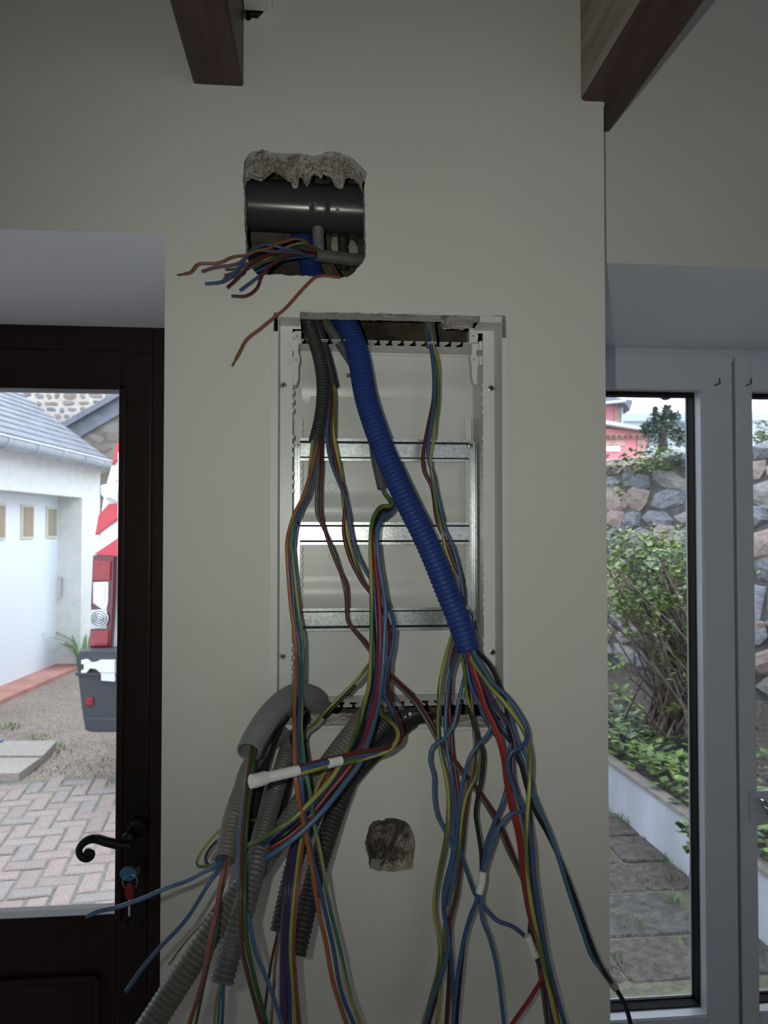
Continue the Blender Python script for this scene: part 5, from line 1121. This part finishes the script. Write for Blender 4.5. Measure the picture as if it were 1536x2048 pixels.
# retaining wall
ra, rb = G(1215, 1614, Z0), G(1389, 1762, Z0); dr_ = (ra-rb); dr_.z = 0; dr_.normalize(); nr = Vector((dr_.y, -dr_.x, 0))
if nr.x > 0: nr = -nr
def RW(s, d, z): return Vector((rb.x, rb.y, Z0))+dr_*s+nr*d+Vector((0, 0, z))
hw = .275
wc_ = mat('weathered_white_render', (.40, .41, .46), .85, var=.12, scale=5, bump=.3, bscale=40, stretch=(1, 1, .35))
cap_m = mat('concrete_cap', (.15, .13, .118), .9, var=.2, scale=12, bump=.4)
rw = empty('retaining_wall', 'low white-rendered garden wall holding the planted bed', 'garden wall')
m = MB(); m.hexa([RW(-2.2,0,-.02), RW(4,0,-.02), RW(4,-.06,-.02), RW(-2.2,-.06,-.02), RW(-2.2,0,hw), RW(4,0,hw), RW(4,-.06,hw), RW(-2.2,-.06,hw)]); build(m, 'wall_face', wc_, rw)
m = MB(); m.hexa([RW(-2.2,.012,hw), RW(4,.012,hw), RW(4,-.065,hw), RW(-2.2,-.065,hw), RW(-2.2,.008,hw+.016), RW(4,.008,hw+.016), RW(4,-.065,hw+.016), RW(-2.2,-.065,hw+.016)]); build(m, 'coping', cap_m, rw)
soil = gravel_mat('dark_soil', [(0, (.030, .024, .020)), (.5, (.055, .045, .038)), (1, (.10, .085, .07))], 50, .9, .02)
# the bed rises gently towards the stone wall
mb = MB(); vs = []; fs = []; NX, NY = 24, 50
for j in range(NY+1):
    for i in range(NX+1):
        s_ = -2.2+8*j/NY; dd = 2.6*i/NX; p = RW(s_, -.055-dd, hw-.02+.10*dd+.05*nz(s_*2, dd*2, 1)); vs.append(p)
for j in range(NY):
    for i in range(NX): k = j*(NX+1)+i; fs.append((k, k+1, k+NX+2, k+NX+1))
tag(build(mb.add(vs, fs), 'garden_bed', soil), 'dark bare soil of the raised bed below the shrub', kind='structure')
# stone boundary wall
bw_ = empty('boundary_wall', 'tall rough garden wall of grey and pinkish stones', 'stone wall')
A_ = EH(1210, 6.9, 0); B_ = EH(1375, 6.0, 0); ux = (B_-A_); ux.normalize(); nn_ = Vector((ux.y, -ux.x, 0)); nn_ = -nn_ if nn_.y > 0 else nn_
z_top = D(1300, 893, depth_of((A_+B_)/2)).z
st0 = A_-ux*4.0; LEN = 6.6
build(MB().hexa([Vector((v.x, v.y, z)) for z in (Z0, z_top-.13) for v in (st0, st0+ux*LEN, st0+ux*LEN-nn_*.45, st0-nn_*.45)]), 'wall_core', mat('wall_mortar', (.085, .08, .078), .95, var=.3, scale=8, bump=.6), bw_)
wst = [mat('wall_stone_%d' % i, c, .9, col2=c2, scale=9, bump=.5, bscale=30, bdist=.02) for i, (c, c2) in enumerate([((.12, .12, .135), (.24, .24, .27)), ((.17, .17, .195), (.30, .30, .335)), ((.23, .165, .15), (.33, .26, .235)), ((.17, .16, .155), (.27, .255, .25)), ((.095, .10, .115), (.20, .20, .225)), ((.26, .19, .165), (.34, .28, .255))])]
wv = stone_variants(14, wst)
stone_field(bw_, Vector((st0.x, st0.y, .35)), ux, nn_, LEN, z_top-.42, .12, .25, .17, .44, wv, lambda p: p.z < z_top-.20, -.02, .24, 280)
# top course, uneven
for k in range(20):
    s_ = LEN*(k+.5)/20; o = link('stone', random.choice(wv), None, bw_); p = st0+ux*s_-nn_*.02
    o.matrix_world = Matrix.Translation(Vector((p.x, p.y, z_top-.15+random.uniform(-.03, .03)+.02*k/20))) @ Matrix((ux, -nn_, Vector((0, 0, 1)))).transposed().to_4x4() @ Matrix.Diagonal((.38, .5, .17, 1))
# ---- leaves
def leaf_cloud(mb, c, rad, n, size, updir=.5, mi=0, flat=1.0):
    for _ in range(n):
        d = Vector((random.gauss(0, 1), random.gauss(0, 1), random.gauss(0, 1))).normalized()*random.random()**.4
        p = Vector(c)+Vector((d.x*rad[0], d.y*rad[1], d.z*rad[2])); leaf(mb, p, size*random.uniform(.6, 1.25), updir, mi)
def leaf(mb, p, s_, updir=.5, mi=0):
    a = random.uniform(0, 6.28); f = Vector((math.cos(a), math.sin(a), random.uniform(-.4, .9)*updir*2)).normalized(); sd = f.cross(Vector((0, 0, 1))); sd = sd.normalized() if sd.length > 1e-3 else Vector((1, 0, 0)); u = sd.cross(f)
    w_ = s_*.36
    mb.add([p, p+f*s_*.45+sd*w_-u*s_*.0, p+f*s_*.5-u*s_*.10, p+f*s_*.45-sd*w_, p+f*s_], [(0, 1, 2), (0, 2, 3), (1, 4, 2), (2, 4, 3)], mi=mi)
def leafmat(name, c, c2): return mat(name, c, .5, spec=.4, col2=c2, scale=4)
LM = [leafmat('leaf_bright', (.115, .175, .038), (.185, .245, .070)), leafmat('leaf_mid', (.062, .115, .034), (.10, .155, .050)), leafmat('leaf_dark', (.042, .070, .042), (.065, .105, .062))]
bark = mat('shrub_bark', (.085, .062, .052), .85, col2=(.17, .13, .11), scale=14)
# the shrub: stems leaning up to the left, leaf clusters at the ends and along the sides
sh = empty('garden_shrub', 'leafy shrub with bare twiggy base in front of the stone wall', 'shrub')
base = D(1395, 1450, 4.6); 
stems = MB(); leaves = MB(); tips = []
for i in range(170):
    b0 = base+Vector((random.gauss(0, .14), random.gauss(0, .14), -.02))
    tp = D(random.uniform(1195, 1470), random.triangular(1045, 1400, 1140), 4.6+random.gauss(0, .28))
    if tp.z < base.z+.1: continue
    mid = b0.lerp(tp, .5)+Vector((random.gauss(.06, .06), random.gauss(0, .06), random.gauss(-.02, .05)))
    ln_s = spline([b0, mid, tp], .05); k = len(ln_s); stems.tube(ln_s, [.0075*(1-.75*j/k)+.0012 for j in range(k)], 5); tips.append(tp)
    for j in range(max(1, k//3), k, 2):                       # side twigs
        if random.random() < .5:
            q = ln_s[j]; e = q+Vector((random.gauss(0, .08), random.gauss(0, .08), random.uniform(.02, .12))); stems.tube([q, q.lerp(e, .5)+Vector((0, 0, .01)), e], [.0028, .0022, .0014], 4)
            if q.z > base.z+.55 or random.random() < .16: leaf_cloud(leaves, e, (.035, .035, .035), 5, .040, .5, 0 if random.random() < .55 else 1)
for tp in tips:
    hi = tp.z-base.z; leaf_cloud(leaves, tp, (.075, .075, .07), 20 if hi > .7 else 5, .042, .6, 0 if random.random() < .7 else 1)
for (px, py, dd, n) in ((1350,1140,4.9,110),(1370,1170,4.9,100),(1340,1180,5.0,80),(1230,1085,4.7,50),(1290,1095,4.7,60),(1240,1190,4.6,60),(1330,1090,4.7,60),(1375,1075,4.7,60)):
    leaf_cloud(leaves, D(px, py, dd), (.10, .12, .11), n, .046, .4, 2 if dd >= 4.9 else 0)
for (px, py) in ((1340,1315),(1315,1310),(1347,1300),(1330,1325),(1236,1390),(1226,1335),(1350,1420)): leaf_cloud(leaves, D(px, py, 4.4), (.05, .05, .045), 14, .06, .4, 0)
build(stems, 'stems', bark, sh, smooth=True, fix=False)
fo_ = build(leaves, 'foliage', LM, sh, fix=False); fo_['kind'] = 'stuff'
# ground cover behind the low wall
gc = MB(); gpos = []
for _ in range(1500):
    s_ = random.uniform(-1.6, 2.6); dd = abs(random.gauss(0, .28))+.02
    p = RW(s_, -.03-dd, hw+.02+.10*dd+random.uniform(0, .13)*max(0, 1-dd/.9)); leaf(gc, p, random.uniform(.045, .085), .35, 0 if random.random() < .3 else (1 if random.random() < .7 else 2))
gco = build(gc, 'ground_cover', LM, fix=False); tag(gco, 'low leafy ground cover spilling over the white garden wall', 'plant', kind='stuff')
trail = MB()
for (px, py) in ((1373,1655),(1377,1665),(1369,1650),(1383,1672),(1384,1700)): leaf_cloud(trail, D(px, py, 3.35), (.03, .03, .025), 8, .055, .4, 1)
tag(build(trail, 'trailing_plant', LM, fix=False), 'small plant hanging down the face of the low white wall', 'plant')
# ferns and weeds on top of the stone wall
for k, (px, py, dd, n, rr, mi, lab) in enumerate(((1222,935,6.6,90,(.16,.14,.20),1,'green and yellow weed growing from the stone wall at the pier'),(1300,930,6.3,120,(.20,.16,.14),1,'bushy weed hanging in the middle of the stone wall top'),(1345,925,6.1,130,(.20,.16,.13),0,'bright ferny weed on the right of the stone wall top'),(1262,980,6.4,40,(.10,.10,.12),0,'small green sprig low in the stone wall'))):
    m = MB(); leaf_cloud(m, D(px, py, dd)+nn_*.12, rr, n, .055, .5, mi); tag(build(m, 'wall_weed', LM, fix=False), lab, 'plant', 'weeds on the stone wall')
# small weeds in the right-hand paving
for (px, py, n, r, h, lab) in ((1230,1635,50,.10,.06,'grass at the far foot of the low white wall'),(1262,1650,60,.08,.10,'tall grass against the low white wall'),(1310,1700,70,.16,.05,'weeds along the middle foot of the low white wall'),(1360,1745,90,.16,.06,'thick grass at the near foot of the low white wall'),(1346,1805,30,.03,.07,'upright weed in the slab joint'),(1255,1845,40,.07,.04,'low weed spreading over the slabs'),(1290,1755,40,.10,.03,'moss-like weed among the farther slabs'),(1228,1925,40,.06,.04,'weed beside the pier at the near slabs')):
    tuft(G(px, py, Z0), n, r, h*.8, 'grass_tuft', lab, random.choice(grass), group='weeds in the slab paving', wdt=.0035)
# ---- pink house, beyond the wall
ph = empty('pink_house', 'pink rendered house with brick edging and a lower wing beyond the stone wall', 'house')
pink = mat('pink_render', (.60, .22, .25), .85, var=.06, scale=1.5); brick = mat('old_brick', (.38, .20, .17), .9, col2=(.50, .36, .31), scale=5); gut_m = mat('pale_gutter', (.48, .52, .58), .5)
dH = 21.0
def Hp(px, py, dd=0): return D(px, py, dH+dd)
def hprism(loop, d0, d1, name, m, parent=ph):
    A = [Hp(x, y)+fwd*d0 for x, y in loop]; B = [Hp(x, y)+fwd*d1 for x, y in loop]; n = len(loop)
    tri = tessellate_polygon([[Vector((x, y, 0)) for x, y in loop]])
    return build(MB().add(A+B, [tuple(t) for t in tri]+[tuple(i+n for i in reversed(t)) for t in tri]+[(i, (i+1) % n, (i+1) % n+n, i+n) for i in range(n)]), name, m, parent)
hprism([(1000,795),(1261,792),(1261,1173),(1000,1173)], 1.5, 9, 'wall', pink)
hprism([(1261,792),(1273,792),(1273,1173),(1261,1173)], 1.45, 9, 'brick_quoin', brick)
hprism([(1273,795),(1276,795),(1276,860),(1273,860)], 1.3, 1.5, 'downpipe', gut_m)
hprism([(1000,740),(1268,786),(1288,789),(1281,812),(1275,800),(1268,794),(1000,801)], .9, 9.5, 'roof', slate)
hprism([(1000,800),(1208,796),(1268,790),(1268,794),(1208,800),(1000,806)], .7, .95, 'gutter', gut_m)
hprism([(1000,842),(1210,856),(1296,866),(1290,910),(1285,1173),(1000,1173)], 0, 1.5, 'wing_wall', pink)
hprism([(1000,826),(1210,846),(1300,862),(1303,868),(1296,867),(1210,853),(1000,834)], -.4, 1.6, 'wing_gutter', gut_m)
hprism([(1000,858),(1210,870),(1293,869),(1292,877),(1210,879),(1000,875)], -.12, .1, 'brick_band', brick)
for k in range(14): hprism([(1130+k*11.5,871.5),(1136+k*11.5,871.5),(1136+k*11.5,877),(1130+k*11.5,877)], -.2, .1, 'brick_dentil', mat('dark_dentil', (.16, .09, .09), .9))
hprism([(1274,880),(1290,878),(1286,1173),(1270,1173)], -.05, .2, 'brick_quoin', brick)
hprism([(1000,883),(1250,880),(1250,892),(1000,892)], -.04, .1, 'brick_lintel', brick)
hprism([(1150,893),(1239,893),(1239,903),(1150,903)], -.06, .1, 'white_window', mat('white_frame', (.8, .8, .8), .5))
hprism([(1296,867),(1306,866),(1303,895),(1291,893)], .2, 1.4, 'slate_side', slate)
# conifer beyond the wall
tr = empty('conifer_tree', 'dark bushy conifer beyond the stone wall beside the pink house', 'tree')
c0 = D(1325, 900, 17.0); tk = MB(); tk.tube([Vector((c0.x, c0.y, Z0)), Vector((c0.x, c0.y, c0.z+.4)), Vector((c0.x+.05, c0.y, c0.z+.9))], [.14, .10, .03], 8); build(tk, 'trunk', bark, tr)
lf = MB()
for (px, py, r) in ((1325,868,.36),(1310,856,.26),(1340,846,.26),(1326,838,.22),(1335,826,.14),(1334,817,.07),(1310,838,.14),(1310,818,.04),(1310,828,.05),(1356,862,.22),(1300,862,.2),(1290,856,.12),(1345,880,.36),(1310,885,.36),(1365,880,.2),(1350,834,.12)):
    leaf_cloud(lf, D(px, py, 17.0), (r*1.1, r*1.1, r*1.1), int(90+700*r), .085, .6, 0)
lo_ = build(lf, 'foliage', leafmat('conifer', (.075, .105, .085), (.125, .16, .125)), tr, fix=False); lo_['kind'] = 'stuff'
for _k in range(1): pass
t2 = empty('hedge_tree', 'pale loose tree seen through the narrow right-hand sash', 'tree')
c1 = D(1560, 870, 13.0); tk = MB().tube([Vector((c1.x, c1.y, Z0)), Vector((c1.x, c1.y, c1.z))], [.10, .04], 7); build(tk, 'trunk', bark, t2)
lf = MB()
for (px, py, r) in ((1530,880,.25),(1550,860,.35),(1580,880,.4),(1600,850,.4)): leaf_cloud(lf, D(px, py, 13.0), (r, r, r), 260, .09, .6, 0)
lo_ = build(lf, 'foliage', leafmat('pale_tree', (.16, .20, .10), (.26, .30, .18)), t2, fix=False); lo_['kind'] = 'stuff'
# long pale blue-grey roof far away
fr_ = empty('far_building', 'distant pale blue-grey building behind the conifer', 'building')
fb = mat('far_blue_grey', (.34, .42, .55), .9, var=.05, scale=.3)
def fprism(loop, d0, d1, nm, m_):
    A = [D(x, y, 38)+fwd*d0 for x, y in loop]; B = [D(x, y, 38)+fwd*d1 for x, y in loop]; n = len(loop); tri = tessellate_polygon([[Vector((x, y, 0)) for x, y in loop]])
    build(MB().add(A+B, [tuple(t) for t in tri]+[tuple(i+n for i in reversed(t)) for t in tri]+[(i, (i+1) % n, (i+1) % n+n, i+n) for i in range(n)]), nm, m_, fr_)
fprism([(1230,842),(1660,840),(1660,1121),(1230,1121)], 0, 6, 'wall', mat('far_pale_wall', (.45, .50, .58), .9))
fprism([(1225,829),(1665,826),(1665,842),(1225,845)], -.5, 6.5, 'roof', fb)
